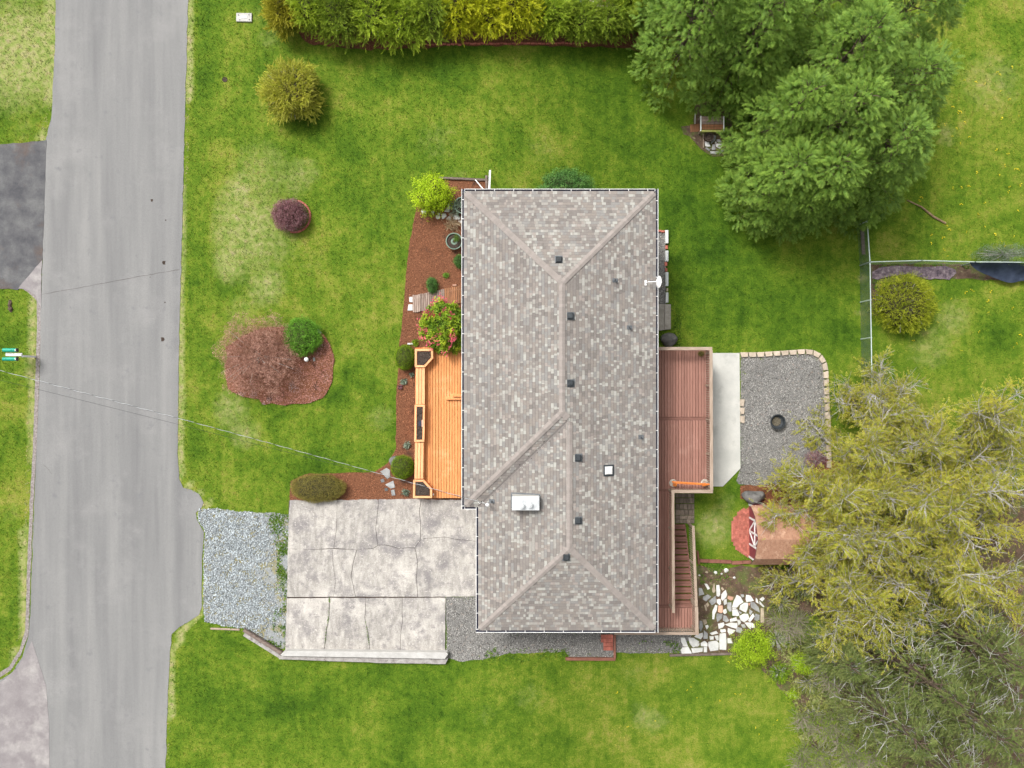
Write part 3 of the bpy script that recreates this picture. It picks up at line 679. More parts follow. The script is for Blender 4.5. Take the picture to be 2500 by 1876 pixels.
for i, t in enumerate(tabs):
    v, f = tab_geo(t)
    if i in single: new('shingle', (v, f), SH[t[5]], roof)
    else:
        n = len(V); V += v; F += [tuple(a + n for a in q) for q in f]; mi += [t[5]] * 4
new('shingles', (V, F), SH, roof, kind='stuff', mi=mi)
# hip and ridge caps
m_cap = M('cap_shingle', [(.26, .23, .21), (.30, .265, .245)], scale=5, rough=.95, bump=.3, bscale=60, bdist=.004, fine=(60, .1), rand=.09)
for a, b in (('nw', 'rn'), ('ne', 'rn'), ('sw', 'rs'), ('gs', 'rgs'), ('se', 'rgs'), ('rs', 'rn'), ('rg', 'rgs'), ('rg', 'rs')):
    p, q = Vector(P_[a]), Vector(P_[b]); L = (q - p).length; d = (q - p).normalized(); n_ = Vector((-d.y, d.x)); k_ = 0.10 if b not in ('rn',) or a != 'rs' else 0
    e = .158; wd = .15
    while k_ < L - .02:
        V = []; e1 = min(k_ + e + .04, L + .05)
        for kk, lift in ((k_, .050), (e1, .034)):
            for s in (-wd, 0, wd):
                c = p + d * kk + n_ * s; z = roofz(c.x, c.y) + (0 if s else .004)
                V += [(c.x, c.y, z + lift)]
        V += [(v[0], v[1], v[2] - .045) for v in V[:3]]
        F = [(0, 1, 4, 3), (1, 2, 5, 4), (6, 7, 1, 0), (7, 8, 2, 1)]
        if (V[1][0] - V[0][0]) * (V[4][1] - V[0][1]) - (V[1][1] - V[0][1]) * (V[4][0] - V[0][0]) < 0: F = [f[::-1] for f in F]
        new('ridge_cap', (V, F), m_cap, roof); k_ += e
p, q = Vector(P_['gt']), Vector(P_['rg']); V = []
for k_ in range(13):
    c = p.lerp(q, k_ / 12); n_ = Vector((1, -1)).normalized()
    for s_, dz_ in ((-.075, .026), (-.006, .020), (.006, .012), (.075, .018)): e_ = c + n_ * s_; V.append((e_.x, e_.y, roofz(c.x, c.y) + abs(s_) * .7071 * PITCH * (1 if s_ > 0 else 1) + dz_))
new('valley_lining', (V, [(4 * i + j, 4 * i + j + 1, 4 * i + j + 5, 4 * i + j + 4) for i in range(12) for j in (0, 1, 2)]), SH[3], roof)
# gutters
def gutter(p, q, out):
    p, q = Vector(p), Vector(q); d = (q - p).normalized(); o = Vector(out); V, F, mi = [], [], []
    prof = [(0, -.02), (0, -.09), (.115, -.09), (.122, -.01), (.122, .0), (.146, .0), (.146, -.03), (.13, -.13), (-.02, -.13), (-.02, -.02)]
    for e in (p, q):
        for a, z in prof: V.append((e.x + o.x * a, e.y + o.y * a, ZE + z))
    n = len(prof)
    for i in range(n):
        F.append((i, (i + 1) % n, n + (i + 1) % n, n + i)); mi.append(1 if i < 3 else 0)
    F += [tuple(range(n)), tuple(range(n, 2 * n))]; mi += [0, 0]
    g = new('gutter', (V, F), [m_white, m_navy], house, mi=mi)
    L = (q - p).length; k_ = .55
    while k_ < L - .1:
        c = p + d * k_
        new('gutter_hanger', beam((c.x - o.x * .02, c.y - o.y * .02, ZE + .006), (c.x + o.x * .13, c.y + o.y * .13, ZE + .006), .026, .012), m_white, g); k_ += .965
e_ = .15
gutter((xW, yN + e_), (xW, yT - e_), (-1, 0)); gutter((xE, yS - e_), (xE, yN + e_), (1, 0)); gutter((xW, yN), (xE, yN), (0, 1)); gutter((xG - e_ , yS), (xE, yS), (0, -1)); gutter((xG, yT), (xG, yS), (-1, 0)); gutter((xW, yT), (xG - e_, yT), (0, -1))
# walls under the eaves
OV = .5
wp = [(xW + OV, yN - OV), (xE - OV, yN - OV), (xE - OV, yS + OV), (xG + OV, yS + OV), (xG + OV, yT + OV), (xW + OV, yT + OV)]
for i in range(6):
    a, b = Vector(wp[i]), Vector(wp[(i + 1) % 6]); d = (b - a).normalized(); t_ = .07
    new('wall', beam((a.x + d.x * t_, a.y + d.y * t_, ZE - .17), (b.x - d.x * t_, b.y - d.y * t_, ZE - .17), .14, 5.2), m_siding, house)
def opening(cx, cy, z0, w, h, axis, nm='window'):
    sx, sy = (.08, w) if axis == 'x' else (w, .08)
    f = new(nm, box((cx, cy, z0), (sx + .1, sy, h) if axis == 'x' else (sx, sy + .1, h)), m_white, house)
    s = 1 if (axis == 'x' and cx > xR) or (axis == 'y' and cy > 0) else -1
    q = (cx + s * .05, cy, z0 + .08) if axis == 'x' else (cx, cy + s * .05, z0 + .08)
    new('pane' if nm == 'window' else 'door_panel', box(q, (.09, w - .16, h - .16) if axis == 'x' else (w - .16, .09, h - .16)), m_glass if nm == 'window' else m_white, f)
for y_, w_ in ((8.0, 1.6), (4.4, 1.6), (-.5, 2.4)): opening(xW + OV - .05, y_, .9, w_, 1.3, 'x')
opening(xG + OV - .05, (yT + yS) / 2 - .3, .02, 4.6, 2.2, 'x', 'garage_door')
for y_, w_ in ((7.4, 1.4), (4.2, 1.2), (1.2, 2.0), (-6.5, 1.4)): opening(xE - OV + .05, y_, .9, w_, 1.3, 'x')
opening(xE - OV + .05, -2.2, .14, 1.9, 2.1, 'x', 'window')
# roof fittings
def on_roof(px, py):
    z = ZE
    for _ in range(10): p = W(px, py, z); z = roofz(p.x, p.y)
    return Vector((p.x, p.y, z))
for px, py, ang in ((1364, 635, 'N'), (1392, 772, 'E'), (1392, 936, 'E'), (1411, 1118, 'E'), (1411, 1271, 'E'), (1382, 1360, 'S')):
    p = on_roof(px, py); z = p.z; s = .145
    v = new('roof_vent', prism(inset(ccw([(p.x - s, p.y - s), (p.x + s, p.y - s), (p.x + s, p.y + s), (p.x - s, p.y + s)]), 0), z - .1, z + .17, .045), m_black, house)
    dx, dy = {'N': (0, 1), 'E': (1, 0), 'S': (0, -1)}[ang]; q = 0.19
    base = [(p.x + a * q + dx * .03, p.y + b * q + dy * .03) for a, b in ((-1, -1), (1, -1), (1, 1), (-1, 1))]
    new('base_flange', prism(base, lambda x, y: roofz(x, y) - .01, lambda x, y: roofz(x, y) + .035), m_flash, v)
for px, py in ((1501, 685), (1536, 800), (1564, 1067), (1200, 1224)):
    p = on_roof(px, py); t_ = new('vent_pipe', lathe((p.x, p.y, p.z - .06), [(.045, 0), (.045, .32), (.03, .32), (.03, .1)], 12), m_flash, house)
    new('base_flange', prism([(p.x - .13, p.y - .10), (p.x + .16, p.y - .10), (p.x + .16, p.y + .10), (p.x - .13, p.y + .10)], lambda x, y: roofz(x, y) - .01, lambda x, y: roofz(x, y) + .03), m_flash, t_)
p = on_roof(1486, 1149)
sk = new('skylight', prism([(p.x - .27, p.y - .28), (p.x + .27, p.y - .28), (p.x + .27, p.y + .28), (p.x - .27, p.y + .28)], lambda x, y: roofz(x, y) - .02, lambda x, y: roofz(x, y) + .05, .01), m_black, house)
V, F = [], []
for r_, z_ in ((.19, .05), (.19, .12), (.17, .16), (.10, .19)):
    for a, b in ((-1, -1), (1, -1), (1, 1), (-1, 1)): V.append((p.x - .01 + a * r_, p.y + .01 + b * r_, roofz(p.x + a * r_, p.y) + z_))
F = [(4 * i + j, 4 * i + (j + 1) % 4, 4 * i + 4 + (j + 1) % 4, 4 * i + 4 + j) for i in range(3) for j in range(4)] + [(12, 13, 14, 15)]
new('dome', (V, F), m_white, sk, smooth=False)
# chimney chase with metal top and two flues
z_ = on_roof(1284, 1228).z; zc = 4.15
q0, q1 = W(1250, 1212, zc), W(1317, 1246.5, zc); cx, cy, sx, sy = (q0.x + q1.x) / 2, (q0.y + q1.y) / 2, q1.x - q0.x, q0.y - q1.y
ch = new('chimney', box((cx, cy, z_ - .3), (sx - .04, sy - .04, zc - z_ + .27)), m_siding, house)
new('chimney_top', box((cx, cy, zc - .035), (sx, sy, .05), 0, .012), m_metal, ch)
new('top_ridge', merge(box((cx + .03, cy + sy * .18, zc + .015), (sx * .9, .02, .025)), box((cx - .03, cy, zc + .015), (.02, sy * .85, .025)), box((cx - .15, cy + .1, zc + .015), (.02, sy * .4, .03))), m_metal, ch)
for dx, dy, r_ in ((.19, -.06, .11), (-.2, -.1, .10)):
    new('flue', lathe((cx + dx, cy + dy, zc + .01), [(r_ + .04, 0), (r_, .03), (r_, .16), (r_ + .035, .165), (r_ + .02, .21), (.0, .235)], 20), m_metal, ch, smooth=False)
new('counter_flashing', prism([(cx - sx / 2 - .05, cy - sy / 2 - .05), (cx + sx / 2 + .05, cy - sy / 2 - .05), (cx + sx / 2 + .05, cy + sy / 2 + .05), (cx - sx / 2 - .05, cy + sy / 2 + .05)], lambda x, y: roofz(x, y) - .01, lambda x, y: roofz(x, y) + .035), m_flash, ch)
# service mast and its white weatherhead
p = on_roof(1190, 1226)
mt = new('service_mast', tube([(p.x, p.y, p.z - .1), (p.x, p.y, p.z + .75)], .03, 8), m_metal, house)
new('weatherhead', blob((p.x + .03, p.y, p.z + .82), (.10, .09, .10), 2, .05), m_white, mt, smooth=True)
MAST = Vector((p.x - .05, p.y + .03, p.z + .70))
new('wire_loop', tube([MAST, MAST + Vector((-.18, .07, -.10)), MAST + Vector((-.32, .02, .02)), MAST + Vector((-.42, .12, .0))], .012, 5), m_white, mt)
# satellite dish on its arm at the right eave
p = on_roof(1575, 691)
dish = thing('satellite_dish', (p.x, p.y, p.z), 'white satellite dish on a short arm at the right-hand eave', 'satellite dish')
new('arm', merge(tube([(p.x, p.y, p.z + .03), (p.x + .10, p.y, p.z + .35), (p.x + .50, p.y, p.z + .42)], .022, 6), box((p.x + .02, p.y, p.z - .01), (.1, .26, .05))), m_white, dish)
V, F = [], []
dc = Vector((p.x + .52, p.y - .02, p.z + .42)); n = 18
for j, (rr, dd) in enumerate(((0.0001, 0), (.12, .012), (.22, .045), (.30, .09))):
    for i in range(n):
        t = 2 * math.pi * i / n; V.append((dc.x + rr * .22 * math.cos(t) + dd, dc.y + rr * math.sin(t), dc.z + rr * 1.0 * math.cos(t) * .98 - dd * .2))
for j in range(3):
    for i in range(n): F.append((j * n + i, j * n + (i + 1) % n, (j + 1) * n + (i + 1) % n, (j + 1) * n + i))
m2_ = len(V); V += [(v[0] - .02, v[1], v[2]) for v in V]; F += [tuple(i + m2_ for i in f)[::-1] for f in F]
new('reflector', (V, F), m_white, dish, smooth=True)
new('feed_horn', merge(tube([(dc.x, dc.y, dc.z - .28), (dc.x + .22, dc.y, dc.z - .12)], .014, 5), box((dc.x + .22, dc.y, dc.z - .15), (.07, .07, .09))), m_white, dish)

# ------------------------------------------------------------------ front deck of orange cedar
def E(ox, oy, k): return lambda *p: T(ox, oy, k, *p)
te = E(980, 830, 4.153)
ZD = .35
def pw(pts, z): return [tuple(W(*p, z)[:2]) for p in pts]
fd = thing('front_deck', (W(1080, 1040).x, W(1080, 1040).y, 0), 'freshly stained bright orange cedar deck along the front of the house', 'deck')
xs = [te((v, 0))[0][0] for v in (215, 247, 262, 290, 318, 347, 377, 404, 432, 460, 487, 514, 542, 571, 598, 626, 654, 682, 712, 742)]
yt, yb = 848, 1216.5
for i in range(len(xs) - 1):
    a, b = W(xs[i], 0, ZD).x, W(xs[i + 1], 0, ZD).x
    new('deck_board', box(((a + b) / 2, (W(0, yt, ZD).y + W(0, yb, ZD).y) / 2, ZD - .04), (b - a - .020, abs(W(0, yt, ZD).y - W(0, yb, ZD).y), .04), 0, .006), m_cedar, fd)
a, b = W(1012, yt, ZD), W(1150, yb, ZD)
new('deck_frame', box(((a.x + b.x) / 2, (a.y + b.y) / 2, -.05), (b.x - a.x - .03, a.y - b.y - .03, ZD - .10), 0), m_cedar_d, fd)
# door step with its raised platform near the wall
s0 = pw(te((458, 420), (760, 420), (760, 608), (458, 608)), ZD + .17)
sb = new('door_step', prism(pw(te((510, 548), (760, 548), (760, 608), (455, 608), (455, 575), (510, 575)), ZD + .17), ZD, ZD + .17, .01), m_cedar, fd)
new('upper_step', prism(pw(te((520, 552), (760, 552), (760, 578), (520, 578)), ZD + .30), ZD + .17, ZD + .30, .01), m_cedar, fd)
def planter(name, outer, label, zt=.80, cut=None):
    o = ccw(pw(outer, zt)); c = (sum(p[0] for p in o) / len(o), sum(p[1] for p in o) / len(o), 0)
    t = thing(name, c, label, 'planter', 'cedar planters on the front deck'); n = len(o); w = .115
    i1 = inset(o, w)
    new('side_panel', prism(inset(o, .02), 0, zt - .12), m_cedar_d, t)
    for i in range(n):
        q = [o[i], o[(i + 1) % n], i1[(i + 1) % n], i1[i]]
        q = inset(ccw(q), .003); new('rim_board', prism(q, zt - .045, zt, .006), m_cedar_l, t)
    ii = inset(o, w + .02)
    nn = ccw(dens(ii, .08)); s, _ = None, None
    V = []; xs_ = np.array(nn); gx_, gy_ = [v.ravel() for v in np.meshgrid(np.arange(xs_[:, 0].min(), xs_[:, 0].max(), .07), np.arange(xs_[:, 1].min(), xs_[:, 1].max(), .07))]
    k_ = inside(gx_, gy_, nn) & (edge_dist(gx_, gy_, nn) > .03); P = [Vector(p) for p in nn] + [Vector(p) for p in zip(gx_[k_], gy_[k_])]
    r = delaunay_2d_cdt(P, [(i, (i + 1) % len(nn)) for i in range(len(nn))], [list(range(len(nn)))], 1, 1e-5)
    new('soil', ([(v.x, v.y, zt - .035 + .05 * noise.noise(Vector((v.x * 9, v.y * 9, 1)))) for v in r[0]], [tuple(f) for f in r[2]]), m_soil, t)
    return t
planter('corner_planter', te((135, 93), (322, 93), (322, 190), (240, 280), (135, 280)), 'cedar corner planter of dark soil beside the pink rhododendron')
pm = planter('long_planter', te((133, 658), (240, 658), (233, 1036), (130, 1036)), 'long narrow cedar planter between the two benches')
q = pw(te((172, 822), (205, 822), (205, 876), (172, 876)), .80); new('socket_box', merge(prism(q, .72, .79)), m_navy, pm)
new('socket_cap', prism(pw(te((205, 815), (218, 808), (226, 845), (218, 885), (205, 880)), .80), .70, .81), m_stone_p, pm)
planter('corner_planter', te((120, 1418), (228, 1418), (312, 1510), (312, 1606), (116, 1606)), 'cedar corner planter of dark soil next to the concrete driveway')
def bench(outer, label, zt=.72):
    o = pw(outer, zt); x0, x1 = min(p[0] for p in o), max(p[0] for p in o); y0, y1 = min(p[1] for p in o), max(p[1] for p in o); sk_ = (o[0][0] - o[3][0])
    t = thing('deck_bench', ((x0 + x1) / 2, (y0 + y1) / 2, ZD), label, 'bench', 'benches on the front deck')
    for i in range(3):
        w = (x1 - x0 - abs(sk_)) / 3; xa = o[3][0] + w * (i + .5)
        new('seat_board', beam((xa, y0 + .01, zt), (xa + sk_, y1 - .01, zt), w - .022, .04, .006), m_cedar_l, t)
    for yy in (y0 + .25, (y0 + y1) / 2, y1 - .25): new('leg', box(((x0 + x1) / 2, yy, .3), (x1 - x0 - .12, .09, zt - .34)), m_cedar_d, t)
bench(te((144, 286), (240, 286), (237, 655), (142, 655)), 'upper cedar bench, between the rhododendron corner planter and the long planter')
bench(te((135, 1042), (228, 1042), (220, 1411), (130, 1411)), 'lower cedar bench, between the long planter and the driveway corner planter')
p = W(*te((324, 1565))[0], ZD); new('deck_light', lathe((p.x, p.y, ZD), [(.05, 0), (.05, .10), (.06, .11), (.05, .15), (0, .17)], 14), m_white, None, 'small white round light beside the lower corner planter on the orange deck', 'light', smooth=True)

# slatted walkway and the white slabs at its end
tw = E(960, 660, 6.916)
wk = thing('plank_walk', (W(1075, 730).x, W(1075, 730).y, 0), 'weathered plank walkway crossing the bark bed to the house', 'walkway')
n = 27
for i in range(n):
    f = i / n; xa = 327 + (1180 - 327) * f; xb = xa + (1180 - 327) / n
    ytp = 425 + (255 - 425) * (f + .5 / n) * 1.02; ybt = 718 + (545 - 718) * (f + .5 / n); j = rnd.uniform(-7, 7)
    a = W(*tw(((xa + xb) / 2 - 3, ytp + j))[0], .16); b = W(*tw(((xa + xb) / 2 + 4, ybt + j))[0], .16)
    new('plank', beam((a.x, a.y, .15 + rnd.uniform(-.006, .006)), (b.x, b.y, .15), (xb - xa) / 6.916 * .0222 - .016, .04, .005), m_plank if f < .62 else m_plank_o, wk)
for yy in (-.35, .35):
    a = W(*tw((340, 570 + yy * 250))[0], 0); b = W(*tw((1170, 400 + yy * 250))[0], 0); new('bearer', beam((a.x, a.y, .105), (b.x, b.y, .105), .08, .1), m_plank, wk)
for i, pts in enumerate((((268, 452), (327, 450), (328, 542), (272, 540)), ((258, 578), (326, 577), (330, 680), (242, 684)))):
    new('step_slab', prism(pw(tw(*pts), .09), 0, .10, .012), m_stone_w, None, ('upper white square slab at the foot of the plank walkway', 'lower white square slab at the foot of the plank walkway')[i], 'paving slab')
new('edging_block', prism(pw(tw((240, 1230), (330, 1228), (332, 1256), (240, 1258)), .12), 0, .14, .01), m_stone_w, None, 'small white block between the clipped globe shrub and the rhododendron', 'block')
new('edging_block', prism(pw(tw((1000, 240), (1068, 238), (1072, 262), (1004, 268)), .12), 0, .12, .01), m_stone_p, None, 'small pink block above the plank walkway by the eave', 'block')

# ------------------------------------------------------------------ back deck, walkway, stairs
ZB = .12; ZR = 1.08
bd = thing('back_deck', (W(1670, 1020, -2).x, W(1670, 1020, -2).y, -2.0), 'raised red-brown deck with weathered rails and a stair behind the house', 'deck')
def bx(name, x0, y0, x1, y1, z0, z1, mat, par, zz=None, bev=.005):
    z = z1 if zz is None else zz; a, b = W(x0, y0, z), W(x1, y1, z)
    return new(name, box(((a.x + b.x) / 2, (a.y + b.y) / 2, z0), (abs(b.x - a.x), abs(a.y - b.y), z1 - z0), 0, bev), mat, par)
g = .48
def boards(x0, x1, y0, y1, step, z=ZB):
    x_ = x1
    while x_ - step > x0 - step * .5:
        bx('deck_board', x_ - step + g, y0, x_ - g, y1, z - .035, z, m_redwood, bd); x_ -= step
boards(1585, 1733, 855, 1018.5, 6.93); boards(1585, 1733, 1026.5, 1198, 6.93)
bx('cross_board', 1585, 1019.2, 1733, 1026, ZB - .035, ZB, m_redwood_x, bd)
bx('cross_board', 1585, 1194.5, 1640, 1199.5, ZB - .035, ZB + .003, m_redwood_x, bd)
boards(1585, 1643, 1200.3, 1477, 6.93); bx('cross_board', 1585, 1478, 1699, 1484, ZB - .035, ZB, m_redwood_x, bd)
boards(1585, 1699, 1484.8, 1535, 6.93); bx('cross_board', 1600, 1535.6, 1699, 1541.5, ZB - .035, ZB + .03, m_rail_x, bd)
bx('deck_frame', 1580, 852, 1734, 1202, ZB - .30, ZB - .14, m_tie_red, bd, ZB); bx('deck_frame', 1580, 1202.5, 1645, 1543, ZB - .30, ZB - .14, m_tie_red, bd, ZB); bx('deck_frame', 1645.5, 1480, 1699, 1543, ZB - .30, ZB - .14, m_tie_red, bd, ZB)
# rails: flat cap boards on posts with pickets
def rail(p, q, w=.17, z=ZR, post=True, mat=None, zend=None):
    a, b = W(*p, z), W(*q, z if zend is None else zend); mat = mat or m_rail
    new('rail_cap', beam(a, b, w, .04, .006), mat, bd)
    d = (b - a); L = d.length; n = max(1, int(L / 1.8)); V = []
    for i in range(n + 1):
        c = a.lerp(b, min(max(i / n, .02), .98)); new('rail_post', box((c.x, c.y, c.z - 1.05), (.09, .09, 1.0)), mat, bd)
    P = []
    m_ = int(L / .125)
    for i in range(m_):
        c = a.lerp(b, (i + .5) / m_); P.append(box((c.x, c.y, c.z - .98), (.032, .032, .94)))
    if P: new('pickets', merge(*P), mat, bd, kind='stuff')
rail((1597, 851.5), (1739, 851.5), mat=m_rail_x); rail((1736, 855), (1737.5, 1197.5)); rail((1740.5, 1200.5), (1646.5, 1200.5), mat=m_rail_x); rail((1643, 1197), (1644.5, 1497), w=.15)
rail((1500, 1547.5), (1706, 1547.5), mat=m_rail_x, w=.14)
rail((1701.5, 1544), (1700.5, 1482), w=.18); rail((1700.3, 1481), (1692.6, 1284), w=.15, zend=-.95)
for px, py in ((1733, 856), (1733, 1030), (1733, 1196), (1645, 1196), (1645, 1350), (1697, 1486), (1697, 1540), (1605, 1540)):
    a = W(px, py, ZB); zg = float(H(a.x, a.y)); new('support_post', box((a.x - .05, a.y, zg - .1), (.11, .11, ZB - .28 - zg + .1)), m_rail, bd)
# stair flight
stair = new('stringer', beam((W(1649, 0, ZB).x, Y(1486, ZB), ZB - .08), (W(1649, 0, ZB).x, -8.15, -1.95), .05, .28), m_redwood, bd)
xa, xb = W(1649.5, 0, ZB).x, W(1696, 0, ZB).x; yA = Y(1484.5, ZB); yB = -8.0; NS = 13
new('stringer', beam((xb, yA, ZB - .08), (xb, yB - .1, -1.95), .05, .28), m_redwood, bd)
for i in range(NS):
    run = (yB - yA) / NS; z = ZB - (i + 1) * (ZB + DROP - .03) / (NS + 1); y0 = yA + i * run
    for j in (0, 1): new('tread_board', box(((xa + xb) / 2, y0 + run * (.36 + .43 * j), z - .035), (xb - xa - .03, run * .43 - .012, .035), 0, .005), m_redwood_x, bd)
    new('riser', box(((xa + xb) / 2, y0 + run * .98, z - .15), (xb - xa - .04, .018, .11)), m_tie_red, bd)
# things on the deck
def pot(name, px, py, z, r, h, mat, soil, label, cat='pot', up=None):
    c = W(px, py, z + h); t = thing(name, (c.x, c.y, z), label, cat)
    new('pot_wall', lathe((c.x, c.y, z), [(r * .78, 0), (r * .97, h * .9), (r, h), (r * .9, h), (r * .86, h * .8)], 28), mat, t, smooth=False)
    V, F = lathe((c.x, c.y, z + h * .8), [(r * .87, 0), (r * .6, .02), (r * .3, -.01), (.001, .015)], 18, cap=False); new('soil', (V, F), soil, t)
    return t, c
m_rope = M('pale_stone_base', [(.32, .27, .22), (.55, .50, .44)], scale=14, rough=.9, bump=.6, fine=(30, .2))
hs_ = thing('garden_swing_bar', (W(1690, 1180, ZB).x, W(1690, 1180, ZB).y, ZB), 'orange wooden bar propped over two pale round bases on the back deck', 'bar')
for px, s in ((1643.5, 1), (1721, -1)):
    c = W(px, 1180, ZB + .1); new('round_base', lathe((c.x, c.y, ZB + .002), [(.20, 0), (.215, .07), (.19, .10), (.12, .10), (.11, .04)], 24), m_rope, hs_)
    new('bar_foot', merge(tube([(c.x, c.y, ZB + .02), (c.x + .05 * s, c.y + .02, ZB + .62)], .03, 8), box((c.x + .07 * s, c.y - .1, ZB + .1), (.18, .10, .12))), m_orange, hs_)
a, b = W(1641, 1177, .8), W(1733, 1183, .72); new('bar', beam(a, b, .075, .05, .012), m_orange, hs_)
new('bar_slat', beam(a + Vector((.1, -.075, -.03)), b + Vector((-.1, -.045, -.03)), .035, .03), m_orange, hs_)
c = W(1649, 1184, .2); new('hand_trowel', merge(tube([(c.x, c.y - .10, .20), (c.x + .01, c.y + .12, .24)], .025, 7)), m_yellow, None, 'small yellow tool lying by the left round base on the back deck', 'tool')

# patio slab under and beside the deck
cp, cpo = sheet('concrete_patio', D((1400, 763), (1597, 763), (1599, 1012), (1561, 1051), (1400, 1051)), m_patio, .05, jit=0, grid=2, skirt=.02)
for i, pts in enumerate((((1605, 743), (1622, 743), (1622, 806), (1605, 808)), ((1622.6, 743), (1638, 743), (1638, 804), (1622.6, 806)))):
    o = pw(pts, -1.75); z = (-1.62, -1.78)[i]; new('back_step', prism(pw(pts, z), -2.1, z, .012), m_step, None, ('broad upper concrete step against the back wall', 'narrower lower concrete step at the edge of the back lawn')[i], 'step')
tp = E(1590, 1150, 4.047)
pv = thing('paver_landing', tuple(G(1668, 1240)), None, None, kind='structure')
rows = [(226, 262, 6), (268, 318, 6), (325, 380, 5), (383, 436, 5), (440, 474, 5), (477, 517, 5)]
for j, (ya, yb_, n) in enumerate(rows):
    off = (0, 12, 4, 16, 8, 0)[j]; xs_ = np.linspace(236, 424, n + 1)
    for i in range(n):
        q = [tuple(G(*v)[:2]) for v in tp((xs_[i] + 1.2 + (off if i else 0), ya), (xs_[i + 1] - 1.2 + (off if i < n - 1 else 0), ya), (xs_[i + 1] - 1.2 + (off if i < n - 1 else 0), yb_), (xs_[i] + 1.2 + (off if i else 0), yb_))]
        z = float(H(*q[0])); new('paver', prism(q, z - .03, z + .055 + rnd.uniform(-.004, .004), .006), m_paver, pv)
HARD.append([tuple(G(*v)[:2]) for v in tp((232, 150), (428, 150), (428, 520), (450, 1600), (232, 1600))])

# ------------------------------------------------------------------ hard landscape pieces
def gz(p, dz=0.0): return float(H(p[0], p[1])) + dz
def gp(pts): return [tuple(G(*p)[:2]) for p in pts]
def stone(par, pts, mat, h=.07, name='flagstone', bev=.012, jit=.012, **kw):
    o = ccw(dens(gp(pts), .12, jit)); z = gz(o[0]); return new(name, prism(o, z - .04, z + h + rnd.uniform(-.012, .012), bev), mat, par, **kw)
